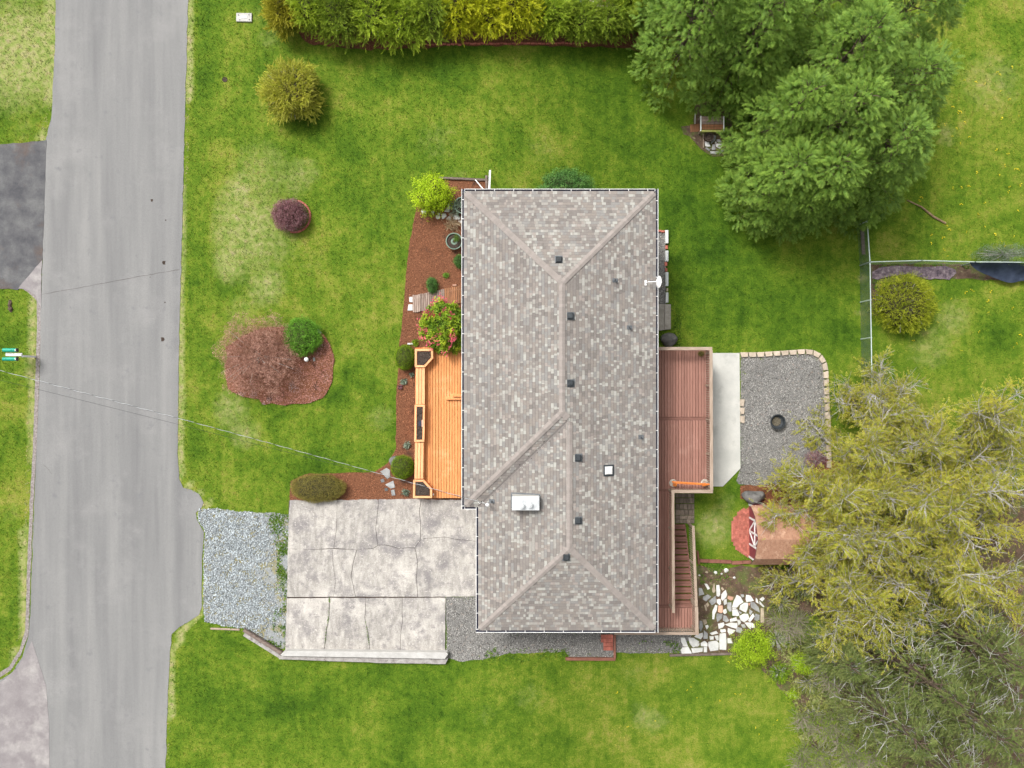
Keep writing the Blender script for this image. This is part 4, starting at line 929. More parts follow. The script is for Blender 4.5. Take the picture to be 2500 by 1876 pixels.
# flagstones by the stair, traced one by one
tf = E(1680, 1370, 6.918)
FS = [('w', (472, 405), (520, 400), (535, 500), (538, 570), (515, 600), (480, 590), (470, 500)), ('w', (556, 560), (600, 510), (632, 485), (655, 560), (640, 610), (575, 670), (552, 640)), ('p', (670, 582), (765, 605), (748, 655), (715, 668), (660, 630)),
      ('w', (815, 568), (880, 600), (930, 690), (870, 730), (820, 785), (735, 780), (760, 690)), ('w', (975, 570), (1050, 580), (1110, 665), (1060, 680), (980, 688), (965, 640)), ('g', (878, 565), (935, 560), (945, 600), (905, 615)),
      ('g', (1045, 690), (1110, 690), (1185, 770), (1205, 870), (1130, 830), (1060, 780)), ('w', (945, 700), (1010, 700), (1000, 800), (975, 870), (862, 815), (880, 745)), ('w', (740, 815), (825, 812), (862, 915), (820, 930), (745, 918)),
      ('w', (478, 645), (545, 640), (552, 720), (520, 742), (480, 700)), ('w', (600, 650), (648, 635), (648, 720), (605, 742), (594, 700)), ('g', (655, 700), (725, 695), (728, 845), (690, 848), (655, 800)), ('p', (505, 750), (580, 750), (580, 860), (555, 875), (498, 855)),
      ('w', (455, 735), (490, 750), (480, 820), (450, 890), (438, 980), (405, 980), (402, 850)), ('w', (590, 820), (635, 805), (650, 860), (615, 898), (585, 870)), ('g', (480, 880), (580, 890), (570, 960), (490, 1028), (472, 960)), ('g', (590, 910), (640, 920), (690, 1005), (640, 1030), (585, 1000)),
      ('w', (700, 980), (810, 945), (822, 1005), (705, 1025)), ('w', (860, 930), (940, 885), (1005, 885), (1030, 960), (990, 1000), (940, 1030), (880, 1000)), ('g', (1030, 810), (1085, 850), (1045, 910), (1030, 880)), ('w', (1090, 880), (1118, 930), (1040, 1028), (1002, 1005)), ('g', (1130, 885), (1205, 910), (1195, 985), (1160, 1015), (1112, 990)),
      ('g', (845, 830), (905, 870), (885, 890), (855, 880)), ('w', (1140, 612), (1165, 640), (1190, 718), (1140, 690)), ('w', (1200, 640), (1262, 600), (1290, 635), (1245, 680)), ('w', (1200, 665), (1280, 765), (1262, 778), (1200, 720)), ('t', (1220, 792), (1270, 795), (1282, 1040), (1218, 1035)),
      ('w', (500, 1055), (600, 1032), (612, 1075), (580, 1120), (515, 1145)), ('w', (615, 1068), (720, 1036), (828, 1045), (830, 1100), (810, 1138), (700, 1110)), ('w', (822, 985), (870, 990), (888, 1040), (845, 1085)), ('w', (665, 1125), (795, 1165), (770, 1200), (690, 1245), (662, 1190)), ('g', (812, 1110), (900, 1125), (915, 1170), (880, 1215), (805, 1190)),
      ('w', (540, 1150), (625, 1145), (635, 1190), (560, 1208), (538, 1185)), ('w', (945, 1035), (1065, 1035), (1065, 1110), (1045, 1150), (1000, 1110)), ('w', (1072, 1035), (1120, 1070), (1125, 1120), (1072, 1130)), ('g', (885, 1065), (950, 1065), (975, 1120), (920, 1130)),
      ('w', (530, 1220), (632, 1210), (645, 1320), (640, 1500), (525, 1490), (522, 1300)), ('w', (660, 1300), (720, 1298), (748, 1385), (662, 1385)), ('w', (362, 1215), (470, 1175), (508, 1215), (395, 1250)), ('w', (355, 1268), (425, 1265), (425, 1322), (365, 1325)), ('w', (440, 1262), (505, 1250), (515, 1310), (508, 1345), (470, 1330)),
      ('w', (342, 1360), (470, 1338), (518, 1385), (505, 1500), (370, 1518), (332, 1420)), ('w', (208, 1380), (275, 1342), (325, 1385), (322, 1440), (215, 1435)), ('w', (258, 1445), (315, 1445), (315, 1535), (260, 1535)), ('w', (50, 1470), (245, 1455), (240, 1525), (70, 1555)), ('w', (-130, 1500), (-90, 1455), (0, 1445), (55, 1540), (55, 1560), (-110, 1560)),
      ('w', (0, 1290), (95, 1295), (180, 1355), (150, 1430), (80, 1458), (20, 1380)), ('w', (-130, 1290), (-60, 1290), (-5, 1440), (-80, 1440), (-120, 1360)), ('w', (135, 1240), (245, 1205), (245, 1270), (210, 1315), (100, 1275)), ('g', (190, 1000), (235, 1010), (248, 1100), (210, 1190), (180, 1130)), ('t', (245, 985), (300, 980), (318, 1045), (262, 1080)),
      ('w', (280, 1085), (330, 1075), (345, 1105), (310, 1155)), ('g', (262, 1165), (330, 1220), (325, 1310), (250, 1310)), ('t', (400, 470), (440, 370), (458, 500), (430, 540), (405, 520)), ('w', (268, 375), (320, 385), (365, 460), (325, 485)), ('g', (175, 450), (225, 455), (268, 560), (172, 585)), ('g', (248, 600), (330, 560), (388, 600), (300, 680), (245, 645)),
      ('g', (345, 675), (460, 585), (472, 690), (400, 750)), ('t', (300, 720), (330, 695), (350, 740), (322, 778)), ('t', (265, 740), (300, 730), (315, 840), (290, 830)), ('p', (1015, 705), (1045, 705), (1035, 750), (1015, 745)), ('t', (548, 450), (580, 440), (605, 480), (570, 498)), ('w', (740, 790), (810, 793), (808, 806), (740, 806)), ('w', (140, 1390), (188, 1385), (180, 1425), (140, 1445))]
mm = {'w': m_stone_w, 'g': m_stone_g, 'p': m_stone_p, 't': m_stone_t, 'd': m_stone_d}
fp = thing('flagstone_paving', tuple(G(1770, 1500)), None, None, kind='structure')
for s in FS: stone(fp, tf(*s[1:]), mm[s[0]])
lab = {0: 'small rounded white rock nearest the stair rail', 1: 'jagged white rock in the green weeds below the timber edging', 2: 'largest white rock of those below the timber edging', 3: 'small white rock alone on the brown dirt above the flagstones', 4: 'tan rock between the stair rail and the jagged white rock', 5: 'little white pebble rock beside the largest white rock'}
for i, (x_, y_, r_) in enumerate(((190, 238, .055), (458, 190, .10), (636, 155, .12), (775, 280, .07), (310, 185, .07), (565, 215, .05))):
    p = G(*tf((x_, y_))[0]); new('rock', blob((p.x, p.y, p.z + .03), (r_ * 1.15, r_, r_ * .6), i + 3, .22, 12, 7), m_stone_w if i != 4 else m_stone_t, None, lab[i], 'rock')
# flagstones under the big tree
tb = E(1670, 260, 12.77)
fp2 = thing('flagstone_paving', tuple(G(1740, 355)), None, None, kind='structure')
for s in (('w', (640, 1105), (770, 1110), (820, 1265), (700, 1270), (650, 1240)), ('w', (975, 1175), (1175, 1175), (1180, 1290), (1110, 1330), (1000, 1270)), ('g', (880, 1200), (955, 1195), (975, 1370), (850, 1375)), ('g', (640, 1310), (700, 1285), (815, 1370), (770, 1415)), ('g', (805, 1410), (1070, 1410), (1060, 1450), (980, 1510), (830, 1480)),
          ('g', (1005, 1050), (1100, 1040), (1180, 1120), (1100, 1150), (1040, 1130)), ('g', (920, 900), (990, 940), (970, 1070), (850, 1170), (830, 1140)), ('w', (960, 1130), (985, 1100), (1010, 1150), (965, 1160)), ('g', (1080, 1440), (1200, 1320), (1250, 1380), (1100, 1510)), ('t', (790, 1325), (850, 1310), (840, 1350))):
    stone(fp2, tb(*s[1:]), mm[s[0]])
# flagstones by the lime-leaved shrub
tg = E(980, 400, 5.532)
fp3 = thing('flagstone_paving', (W(1100, 520).x, W(1100, 520).y, 0), None, None, kind='structure')
for s in (('w', (268, 640), (300, 622), (342, 640), (335, 675), (285, 680)), ('w', (405, 645), (440, 635), (448, 670), (430, 698), (415, 680)), ('w', (468, 702), (520, 700), (530, 740), (490, 755), (468, 735)), ('w', (545, 680), (600, 678), (615, 710), (570, 755), (548, 750)), ('w', (640, 715), (660, 715), (680, 765), (650, 775), (600, 755)), ('t', (640, 680), (665, 665), (710, 690), (690, 722), (650, 712)),
          ('w', (710, 700), (760, 695), (800, 735), (790, 760), (710, 770), (700, 745)), ('w', (805, 705), (860, 705), (860, 770), (805, 770)), ('w', (760, 780), (800, 772), (860, 775), (860, 815), (800, 810)), ('w', (580, 655), (620, 600), (640, 540), (662, 560), (655, 650), (640, 662)), ('w', (485, 668), (525, 672), (525, 692), (490, 690))):
    stone(fp3, tg(*s[1:]), mm[s[0]], h=.10)
# stepping stones near the driveway shrub
tq = E(600, 600, 2.554)
for i, (s, mt_, lb) in enumerate((
        (((838, 1408), (880, 1385), (902, 1400), (903, 1440), (885, 1455)), m_stone_g, 'largest flat grey stepping stone beside the lower globe shrub'),
        (((870, 1490), (922, 1464), (932, 1508), (905, 1515)), m_stone_g, 'wedge-shaped pale grey stepping stone nearer the planter'),
        (((840, 1458), (862, 1452), (868, 1472), (848, 1478)), m_stone_d, 'small dark round stepping stone left of the wedge-shaped one'),
        (((905, 1525), (928, 1520), (935, 1555), (912, 1558)), m_stone_g, 'oval stepping stone closest to the driveway'),
        (((865, 1512), (885, 1510), (888, 1528), (870, 1530)), m_stone_d, 'tiny round stepping stone left of the oval one'))):
    stone(None, tq(*s), mt_, .09, 'stepping_stone', label=lb, cat='stepping stone')
p = G(*tq((938, 1345))[0]); new('boulder', blob((p.x, p.y, .05), (.42, .30, .22), 5, .2, 16, 10), m_rock, None, 'grey boulder half hidden behind the lower globe shrub', 'boulder', smooth=True)
p = G(1632, 830); new('boulder', blob((p.x, p.y, p.z + .15), (.46, .40, .35), 8, .12, 20, 12), m_rock, None, 'round dark stone against the back wall above the red-brown deck', 'boulder', smooth=True)
p = W(1843, 1215, -1.5); 
V, F = blob((p.x, p.y, -1.75), (.66, .38, .42), 12, .07, 26, 14)
V = [(v[0], v[1] + .16 * ((v[0] - p.x) / .6) ** 2 - .05, v[2]) for v in V]
new('boulder', (V, F), m_rock, None, 'kidney-shaped dark grey boulder at the corner of the red barn shed', 'boulder', smooth=True)

# timber edgings
def tie(p, q, label=None, w=.2, h=.2, mat=None, par=None, name='timber', cat='timber edging', zoff=0.0, top=None):
    a, b = G(*p), G(*q); a.z += h + zoff; b.z += h + zoff
    if top is not None: a, b = W(*p, top), W(*q, top)
    return new(name, beam(a, b, w, h + .06, .012), mat or m_tie, par, label, cat if par is None else None)
tt = E(470, 1500, 7.628)
t1 = thing('retaining_wall', (W(640, 1565).x, W(640, 1565).y, 0), 'dark timber retaining wall running diagonally at the corner of the gravel patch', 'retaining wall')
A, B = tt((945, 300))[0], tt((1650, 735))[0]
for k_, (dz, ww) in enumerate(((.34, .16), (.17, .15))): new('timber', beam(W(*A, .34).xy.to_3d() + Vector((-.03 * k_, -.05 * k_, dz)), W(*B, .34).xy.to_3d() + Vector((-.03 * k_, -.05 * k_, dz)), ww, .165, .012), m_tie, t1)
A2, B2 = tt((955, 370))[0], tt((1630, 790))[0]
new('timber', beam(W(*A2, .2).xy.to_3d() + Vector((0, -.02, .20)), W(*B2, .2).xy.to_3d() + Vector((0, -.02, .20)), .19, .25, .012), m_kerb_grey, t1)
tie(tt((340, 265))[0], tt((880, 285))[0], 'half-buried weathered timber at the lower left edge of the gravel patch', w=.10, h=.05, mat=m_rail_x)
kw_ = thing('kerb_wall', (W(890, 1600).x, W(890, 1600).y, 0), 'low white-topped concrete kerb wall along the end of the driveway', 'kerb wall')
q = T(600, 1176, 2.554, (245, 1058), (1255, 1068), (1262, 1078), (1242, 1108), (225, 1090), (216, 1080))
new('kerb_top', prism(ccw(dens(pw(q, .42), .5, .008)), -.05, .42, .02), m_white_conc, kw_)
q = T(600, 1176, 2.554, (214, 1088), (228, 1090), (1238, 1108), (1262, 1080), (1262, 1105), (1245, 1140), (880, 1134), (205, 1110))
new('kerb_ledge', prism(ccw(dens(pw(q, .24), .3, .02)), -.05, .24, .02), m_kerb_grey, kw_)
t3 = E(1200, 1176, 2.554)
tie(t3((465, 1102))[0], t3((770, 1104))[0], 'red-brown timber edging the gravel path on its lawn side', w=.16, h=.14, mat=m_tie_red)
tie(t3((766, 955))[0], t3((767, 1096))[0], 'short upright timber beside the little red brick pad', w=.13, h=.14, mat=m_tie_red)
tie(t3((1110, 1082))[0], t3((1500, 1072))[0], 'old timber edging the lower side of the flagstones', w=.14, h=.08)
e1 = thing('timber_edging', tuple(G(1780, 1370)), 'row of red-brown timbers between the small back lawn and the dirt patch', 'timber edging')
for a, b in (((1295, 492), (1352, 494)), ((1354, 495), (1420, 496)), ((1422, 497), (1492, 499)), ((1496, 506), (1560, 503)), ((1562, 502), (1616, 500))):
    tie(t3(a)[0], t3(b)[0], w=.19, h=.12, mat=m_tie_red, par=e1)
tie(t3((1280, 430))[0], t3((1288, 510))[0], 'leaning brown board at the foot of the stair rail', w=.08, h=.25, mat=m_tie_red, cat='board')
tie(tg((505, 200))[0], tg((1135, 228))[0], 'long weathered timber edging the top of the bark bed', w=.12, h=.16)
tie(tg((1150, 170))[0], tg((1150, 345))[0], 'short weathered timber running to the house corner at the top of the bark bed', w=.13, h=.16)
new('downpipe', beam(W(*tg((1197, 85))[0], .35), W(*tg((1187, 345))[0], 1.2), .10, .07, .012), m_white, None, 'white downpipe lying out from the upper left corner of the house', 'downpipe')
new('pipe', tube([W(*tg((1000, 220))[0], .3), W(*tg((1105, 345))[0], 1.0)], .03, 8), m_white, None, 'thin white pipe leaning beside the downpipe at the house corner', 'pipe')
tie((2104, 560), (2108, 622), 'upper piece of grey timber lying along the foot of the long fence', w=.2, h=.06)
# brick strip behind the house
ts = E(1590, 540, 5.186)
for i, (y0, y1, lb) in enumerate(((125, 290, 'topmost white edging block behind the house'), (382, 518, 'second white edging block from the top behind the house'), (655, 828, 'white edging block beside the satellite dish'), (910, 1038, 'lowest white edging block just above the concrete step'))):
    q = gp(ts((170 + (i == 3) * 8, y0), (208, y0), (208, y1), (172, y1))); z = gz(q[0]); new('edging_block', prism(q, z - .02, z + .2, .015), m_block_w, None, lb, 'block', 'edging blocks behind the house')
for i, (x0, y0, x1, y1, mt_, lb) in enumerate(((175, 312, 205, 358, m_brick, 'red brick under the topmost white edging block'), (166, 522, 198, 572, m_brick, 'upper of two red bricks in the middle of the edging row'), (172, 598, 200, 642, m_brick, 'lower of two red bricks in the middle of the edging row'), (188, 852, 208, 892, m_block, 'small tan brick above the lowest white edging block'), (78, 116, 120, 142, m_brick, 'left red brick at the top end of the gravel strip'), (124, 122, 165, 148, m_brick, 'right red brick at the top end of the gravel strip'))):
    q = gp(ts((x0, y0), (x1, y0), (x1, y1), (x0, y1))); z = gz(q[0]); new('brick', prism(q, z - .02, z + .10, .01), mt_, None, lb, 'brick', 'bricks edging the strip behind the house')
# little brick pad beside the path
bp = thing('brick_pad', tuple(G(1482, 1563)), None, None, kind='structure')
for j in range(4):
    for i in range(5):
        if j >= 2 and i == 0: continue
        x0 = 682 + i * 15 + (j % 2) * 0; y0 = 952 + j * 25; q = gp(t3((x0, y0), (x0 + 14, y0), (x0 + 14, y0 + 23.5), (x0, y0 + 23.5))); z = gz(q[0])
        new('brick', prism(q, z - .02, z + .07, .006), m_brick, bp)
# brick half circle by the shed
ty = E(1790, 1200, 8.3)
bc = thing('brick_paving', tuple(G(1805, 1300)), None, None, kind='structure')
c0 = (1838, 1296)
for i in range(15):
    for j in range(-1, 22):
        px, py = 1783 + i * 4.7, 1240 + j * 6.4 + (i % 2) * 3.2
        if ((px - 1838) / 55) ** 2 + ((py - 1299) / 62) ** 2 < 1 and px < 1832:
            q = gp([(px - 2.2, py - 3.0), (px + 2.2, py - 3.0), (px + 2.2, py + 3.0), (px - 2.2, py + 3.0)]); z = gz(q[0]); new('brick', prism(q, z - .03, z + .045 + rnd.uniform(-.004, .004), .004), m_brick, bc)
HARD.append(gp([(1838 - 57 * math.cos(t), 1299 + 64 * math.sin(t)) for t in np.linspace(-1.57, 1.57, 12)]))
# tan blocks round the gravel patio
line = [(1806, 866)] + D((1640, 766), (1700, 762), (1745, 759), (1765, 764), (1778, 778), (1783, 800), (1785, 850), (1788, 920), (1790, 1000), (1790, 1015))
lw = [Vector(G(*p)[:2]) for p in line]; seg = []; acc = 0; step = .475
eb = thing('block_edging', tuple(G(2015, 900)), 'curved row of tan concrete blocks round the gravel patio', 'edging')
dl = [Vector(v) for v in dens([tuple(v) for v in lw], .02, 0, False)]; k_ = 0
while k_ + 24 < len(dl):
    a, b = dl[k_], dl[k_ + 22]; d = (b - a).normalized(); n_ = Vector((d.y, -d.x)); z = gz(a); L = (b - a).length
    s = .03 + rnd.uniform(-.01, .01)
    new('block', prism([tuple(a + n_ * -.12), tuple(b + n_ * -.12), tuple(b - d * s + n_ * .15), tuple(a + d * (s + .05) + n_ * .15)], z - .03, z + .13, .012), m_block, eb); k_ += 23
ti = E(1200, 600, 2.554)
for i, (s, lb) in enumerate((((1545, 958), (1576, 958), (1572, 1004), (1545, 1000)), 'upper tan wedge block lying at the patio slab edge'), ) if False else enumerate(((((1547, 958), (1576, 958), (1570, 1004), (1547, 1000)), 'uppermost tan wedge block lying against the patio slab'), (((1547, 1010), (1576, 1012), (1572, 1050), (1550, 1052)), 'middle tan wedge block lying against the patio slab'), (((1547, 1060), (1576, 1064), (1574, 1108), (1550, 1102)), 'lowest tan wedge block lying against the patio slab'))):
    q = gp(ti(*s)); z = gz(q[0]); new('wedge_block', prism(q, z - .02, z + .10, .01), m_block, None, lb, 'block', 'tan blocks by the patio slab')
# fire bowl
p = G(1893.5, 1029.5); fb = thing('fire_pit', tuple(p), 'round black metal fire bowl in the middle of the gravel patio', 'fire pit')
new('bowl', lathe((p.x, p.y, p.z + .02), [(.20, 0), (.33, .1), (.40, .32), (.43, .34), (.43, .36), (.38, .36), (.34, .2), (.25, .12)], 32), m_black, fb, smooth=False)
new('ash', lathe((p.x, p.y, p.z + .14), [(.27, 0), (.22, .03), (.12, .01), (.001, .02)], 20, cap=False), M('ash', [(.06, .05, .035), (.16, .14, .10)], scale=14, rough=.95, bump=.6), fb)
for t in (0.4, 2.5, 4.6): new('leg', tube([(p.x + .3 * math.cos(t), p.y + .3 * math.sin(t), p.z + .12), (p.x + .44 * math.cos(t), p.y + .44 * math.sin(t), p.z)], .02, 6), m_black, fb)
# big round planters in the bark bed
pt1, c = pot('round_planter', 1108.5, 589, 0, .45, .42, m_green_pot, m_soil, 'large round green-rimmed planter of dark soil in the middle of the bark bed', 'planter')
pt2, c2_ = pot('round_planter', 1129, 501, 0, .45, .42, m_green_pot, m_soil, 'large round planter half under the eave at the upper left house corner', 'planter')
pot('barrel_pot', *tb((790, 945))[0], -2, .25, .35, m_bark_d, m_soil, 'dark round pot beside the bench under the conifers')
# brick rings on the front lawn
def ring(px, py, r, a0, a1, n, label, mat):
    p = G(px, py); t = thing('brick_ring', tuple(p), label, 'brick edging')
    for i in range(n):
        a = a0 + (a1 - a0) * i / n; c = (p.x + r * math.cos(a), p.y + r * math.sin(a), p.z - .02); new('brick', box(c, (.10, .2, .09), a, .008), mat, t)
ring(719, 529, .86, -1.7, 1.5, 13, 'arc of pinkish bricks on the right side of the purple shrub', m_brick)
p = G(*T(540, 760, 6.917, (1655, 345))[0]); new('edging_stone', box((p.x, p.y, 0), (.30, .12, .10), -.7, .015), m_stone_g, None, 'grey stone beside the clipped green shrub on the island bed', 'stone')
for i, (a, b, lb) in enumerate(((1735, 430, 'upper pink brick at the edge of the island bed'), (1775, 505, 'lower pink brick at the edge of the island bed'))):
    p = G(*T(540, 760, 6.917, (a, b))[0]); new('brick', box((p.x, p.y, 0), (.22, .10, .09), -1.0, .01), m_brick, None, lb, 'brick')
p = G(756, 879); gl = thing('garden_light', tuple(p), 'white globe garden light beside the clipped green shrub', 'light')
new('post', tube([(p.x, p.y, 0), (p.x, p.y, .5)], .03, 8), m_black, gl); new('globe', lathe((p.x, p.y, .48), [(.04, 0), (.10, .04), (.125, .12), (.10, .2), (.04, .235), (0, .24)], 16), m_white, gl, smooth=True)
p = G(764, 878); new('edging_stone', box((p.x + .08, p.y, 0), (.12, .2, .08), .1, .01), m_stone_g, None, 'small pale stone just right of the globe light', 'stone')
# utility cover and hole
p = G(597, 44.5); uc = thing('utility_cover', tuple(p), 'white rectangular utility cover in the lawn by the road', 'utility cover')
new('cover', box((p.x, p.y, 0), (.84, .46, .09), -.02, .012), m_white_conc, uc); new('handhole', box((p.x, p.y, .088), (.34, .16, .03), -.02, .03), m_white, uc)
for dx, dy in ((-.3, .12), (-.22, -.14), (.27, .13), (.3, -.13)): new('bolt', lathe((p.x + dx, p.y + dy, .088), [(.03, 0), (.03, .015), (0, .02)], 8), m_stone_d, uc)
p = G(549, 195); new('bare_hole', lathe((p.x, p.y, -.02), [(.14, .05), (.09, .035), (.001, .03)], 12, cap=False), m_soil, None, None, None, kind='structure')
# brick edge below the hedge
he = thing('brick_edging', tuple(G(1350, 105)), 'line of red bricks in front of the tall hedge', 'edging')
for i in range(44):
    px = 1030 + i * 9.3 + rnd.uniform(-1, 1); py = 110 - (i > 10) * 2 - sst(20, 44, i) * 1 + rnd.uniform(-1.2, 1.2)
    p = G(px, py); new('brick', box((p.x, p.y, p.z - .02), (.19, .085, .09 + rnd.uniform(0, .02)), rnd.uniform(-.12, .12), .008), m_brick, he)

# mailboxes
p = G(38, 866); mb = thing('mailbox_stand', tuple(p), 'pair of green mailboxes on a white post at the left verge', 'mailbox')
cz = 1.05; a = W(32, 866, cz)
new('post', beam((a.x + .45, a.y - .03, 1.0), (a.x + .45, a.y - .03, 0), .10, .10), m_white, mb)
new('crossbar', beam((a.x - .42, a.y + .01, 1.02), (a.x + .44, a.y - .01, 1.02), .18, .05, .01), m_stone_w, mb)
new('bracket', beam((a.x + .10, a.y - .01, 1.10), (a.x + .46, a.y - .02, 1.10), .12, .05, .01), m_white, mb)
for s, lb in ((1, None), (-1, None)):
    cy_ = W(0, 866, 1.2).y + s * .235; x0, x1 = W(5, 0, 1.2).x, W(39, 0, 1.2).x
    V, F = [], []; pr = [(.095 * math.cos(t), .08 * math.sin(t) + .08) for t in np.linspace(0, math.pi, 9)] + [(-.095, 0), (.095, 0)]; pr = [(-.095, -.03), ] + [] if False else pr
    for xx in (x0, x1):
        for u, v in pr: V.append((xx, cy_ + u, 1.05 + v))
    n = len(pr); F = [(i, (i + 1) % n, n + (i + 1) % n, n + i) for i in range(n)] + [tuple(range(n)), tuple(range(n, 2 * n))]
    bxo = new('mailbox', (V, F), m_mail, mb); new('door', box((x1 + .018, cy_, 1.045), (.035, .2, .17)), m_black, bxo); new('flag', box((x1 - .02, cy_, 1.2), (.04, .09, .04)), m_white, bxo)

# overhead cables
def catenary(a, b, sag, n):
    return [a.lerp(b, i / n) + Vector((0, 0, -sag * 4 * (i / n) * (1 - i / n))) for i in range(n + 1)]
def cable(px0, py0, z0, name, label, twist, sag=.45):
    a = W(px0, py0, z0); d = (MAST - a); a = a - d * .15; pts = catenary(a, MAST, sag, 420 if twist else 60)
    t = thing(name, tuple(MAST), label, 'cable')
    if not twist: new('wire', tube(pts, .006, 4), m_black, t); return
    dd = d.normalized(); s = dd.cross(Vector((0, 0, 1))).normalized(); u = s.cross(dd)
    for k_, (mt_, r_) in enumerate(((m_metal, .0075), (m_black, .0075))):
        q = [p + (s * math.cos(i * .42 + k_ * math.pi) + u * math.sin(i * .42 + k_ * math.pi)) * .010 for i, p in enumerate(pts)]; new('strand', tube(q, r_, 5), mt_, t)
cable(0, 907, 6.2, 'power_cable', 'twisted light and dark power cable crossing the road to the roof mast', True)
cable(0, 930, 5.2, 'telephone_cable', 'thin dark cable crossing the road below the twisted one', False, .4)

# ------------------------------------------------------------------ fences
def chain(name, pts, label, top, hgt=1.15, green=True):
    t = thing(name, tuple(G(*pts[0])), label, 'fence')
    P = [W(*p, top) for p in pts]
    for a, b in zip(P[:-1], P[1:]):
        new('top_rail', tube([a, b], .028, 8), m_wire, t); L = (b - a).length; d = (b - a).normalized(); n = max(1, round(L / 2.4))
        for i in range(n + 1):
            c = a.lerp(b, i / n); new('post', tube([(c.x, c.y, gz(c) - .1), (c.x, c.y, c.z + .05)], .034, 8), m_wire, t)
        V, F = [], []; h = hgt; st = .075; th = .007
        k_ = -h
        while k_ < L:
            for sgn in (1, -1):
                u0, u1, z0, z1 = k_, k_ + h, (0, h)[sgn < 0], (h, 0)[sgn < 0]
                # clip to the panel
                if u0 < 0: f = -u0 / h; u0 = 0; z0 = z0 + (z1 - z0) * f
                if u1 > L: f = (L - k_ - (u0 - k_)) / (u1 - u0) ; z1 = z0 + (z1 - z0) * f; u1 = L
                zb = a.z - h; n_ = len(V); o = Vector((0, 0, th)); pp, qq = a + d * u0, a + d * u1
                sd = Vector((d.y, -d.x, 0)) * .004
                for e, zz_ in ((pp, z0), (qq, z1)):
                    for dz_ in (-th, th): V.append((e.x + sd.x * sgn, e.y + sd.y * sgn, zb + zz_ + dz_))
                F.append((n_, n_ + 2, n_ + 3, n_ + 1))
            k_ += st
        new('wire_mesh', (V, F), m_wire_d if green else m_wire, t, kind='stuff')
chain('chain_link_fence', [(2117, 540), (2124, 640), (2130, 1010), (2135, 1150)], 'long chain-link fence with a pale top rail along the right side of the back lawn', -.85)
chain('chain_link_fence', [(2126, 640), (2250, 636.5), (2380, 640), (2520, 641)], 'shorter chain-link fence meeting the long one above the olive bush', -.85, green=False)
V, F = [], []; nx_ = 34; ny_ = 9
for i in range(nx_):
    f = i / (nx_ - 1); px = 2368 + 170 * f
    lo = 643 + 46 * min(1, (f * 1.9)) ** .62 * (1 - .25 * max(0, f - .6)); hi = 641
    for j in range(ny_):
        g_ = j / (ny_ - 1); py = hi + (lo - hi) * g_; z = -.9 - .75 * math.sin(g_ * 1.6) * min(1, f * 3 + .15) + .05 * noise.noise(Vector((i * .35, j * .5, 0))) + .03 * math.sin(i * 1.1 + j * .6)
        V.append(tuple(W(px, py + 3 * noise.noise(Vector((i * .3, j * .2, 4))), z)))
for i in range(nx_ - 1):
    for j in range(ny_ - 1): F.append((i * ny_ + j, (i + 1) * ny_ + j, (i + 1) * ny_ + j + 1, i * ny_ + j + 1))
m__ = len(V); V += [(v[0], v[1], v[2] - .012) for v in V]; F += [tuple(q + m__ for q in f)[::-1] for f in F]
new('shade_cloth', (V, F), m_tarp, None, 'navy cloth sagging from the short fence at the right edge', 'cloth', smooth=True)
a, b = G(*T(1850, 0, 2.655, (965, 1300))[0]), G(*T(1850, 0, 2.655, (1212, 1450))[0])
V, F = tube([a + Vector((0, 0, .05)), a.lerp(b, .35) + Vector((.05, .06, .09)), a.lerp(b, .7) + Vector((-.02, -.03, .07)), b + Vector((0, 0, .08))], [.03, .045, .06, .05], 8)
new('fallen_branch', (V, F), M('bare_wood', [(.16, .10, .06), (.33, .23, .14)], scale=7, rough=.9, bump=.4), None, 'bare fallen branch on the lawn right of the conifers', 'branch')
p = G(25, 746); new('tree_stump', merge(blob((p.x, p.y, .02), (.10, .34, .10), 4, .3, 12, 7), blob((p.x + .04, p.y - .2, .02), (.12, .16, .10), 6, .3, 10, 6)), m_bark_d, None, 'strip of rotten bark lying on the left verge below the dark driveway', 'bark')

# bench under the conifers
def B_(x_, y_, z): return W(*tb((x_, y_))[0], z)
gb = thing('garden_bench', tuple(G(1735, 300)), 'weathered bench with a mossy yellow-green front rail half hidden under the conifers', 'bench')
for i in range(5):
    y_ = 330 + i * 84; new('seat_slat', beam(B_(545, y_ + 20, -1.45), B_(1240, y_ + 20, -1.45), .135, .035, .005), m_plank_o if i > 2 else m_plank, gb)
new('front_rail', beam(B_(520, 765, -1.35), B_(1240, 765, -1.35), .11, .08, .01), M('mossy_wood', [(.26, .28, .04), (.46, .46, .16)], scale=8, rough=.9, bump=.3), gb)
new('side_frame', beam(B_(528, 300, -1.3), B_(528, 765, -1.3), .055, .06, .008), m_white, gb)
new('side_frame', beam(B_(1245, 300, -1.3), B_(1245, 765, -1.3), .055, .06, .008), m_white, gb)
for x_, y_ in ((535, 310), (535, 755), (1235, 310), (1235, 755)): p = B_(x_, y_, -1.45); new('leg', box((p.x, p.y, -2.02), (.08, .08, .55)), m_plank, gb)
new('post', tube([W(*tb((350, 230))[0], -1.2), W(*tb((340, 545))[0], -1.9)], .022, 6), m_white, None, 'thin white rod leaning left of the weathered bench', 'rod')
tie(tb((330, 560))[0], tb((345, 800))[0], 'red-brown board lying left of the weathered bench', w=.55, h=.03, mat=m_plank_o, cat='board')
tie(tb((590, 880))[0], tb((598, 1300))[0], 'thin tan board edging the stones under the conifers', w=.04, h=.1, mat=m_rail, cat='board')

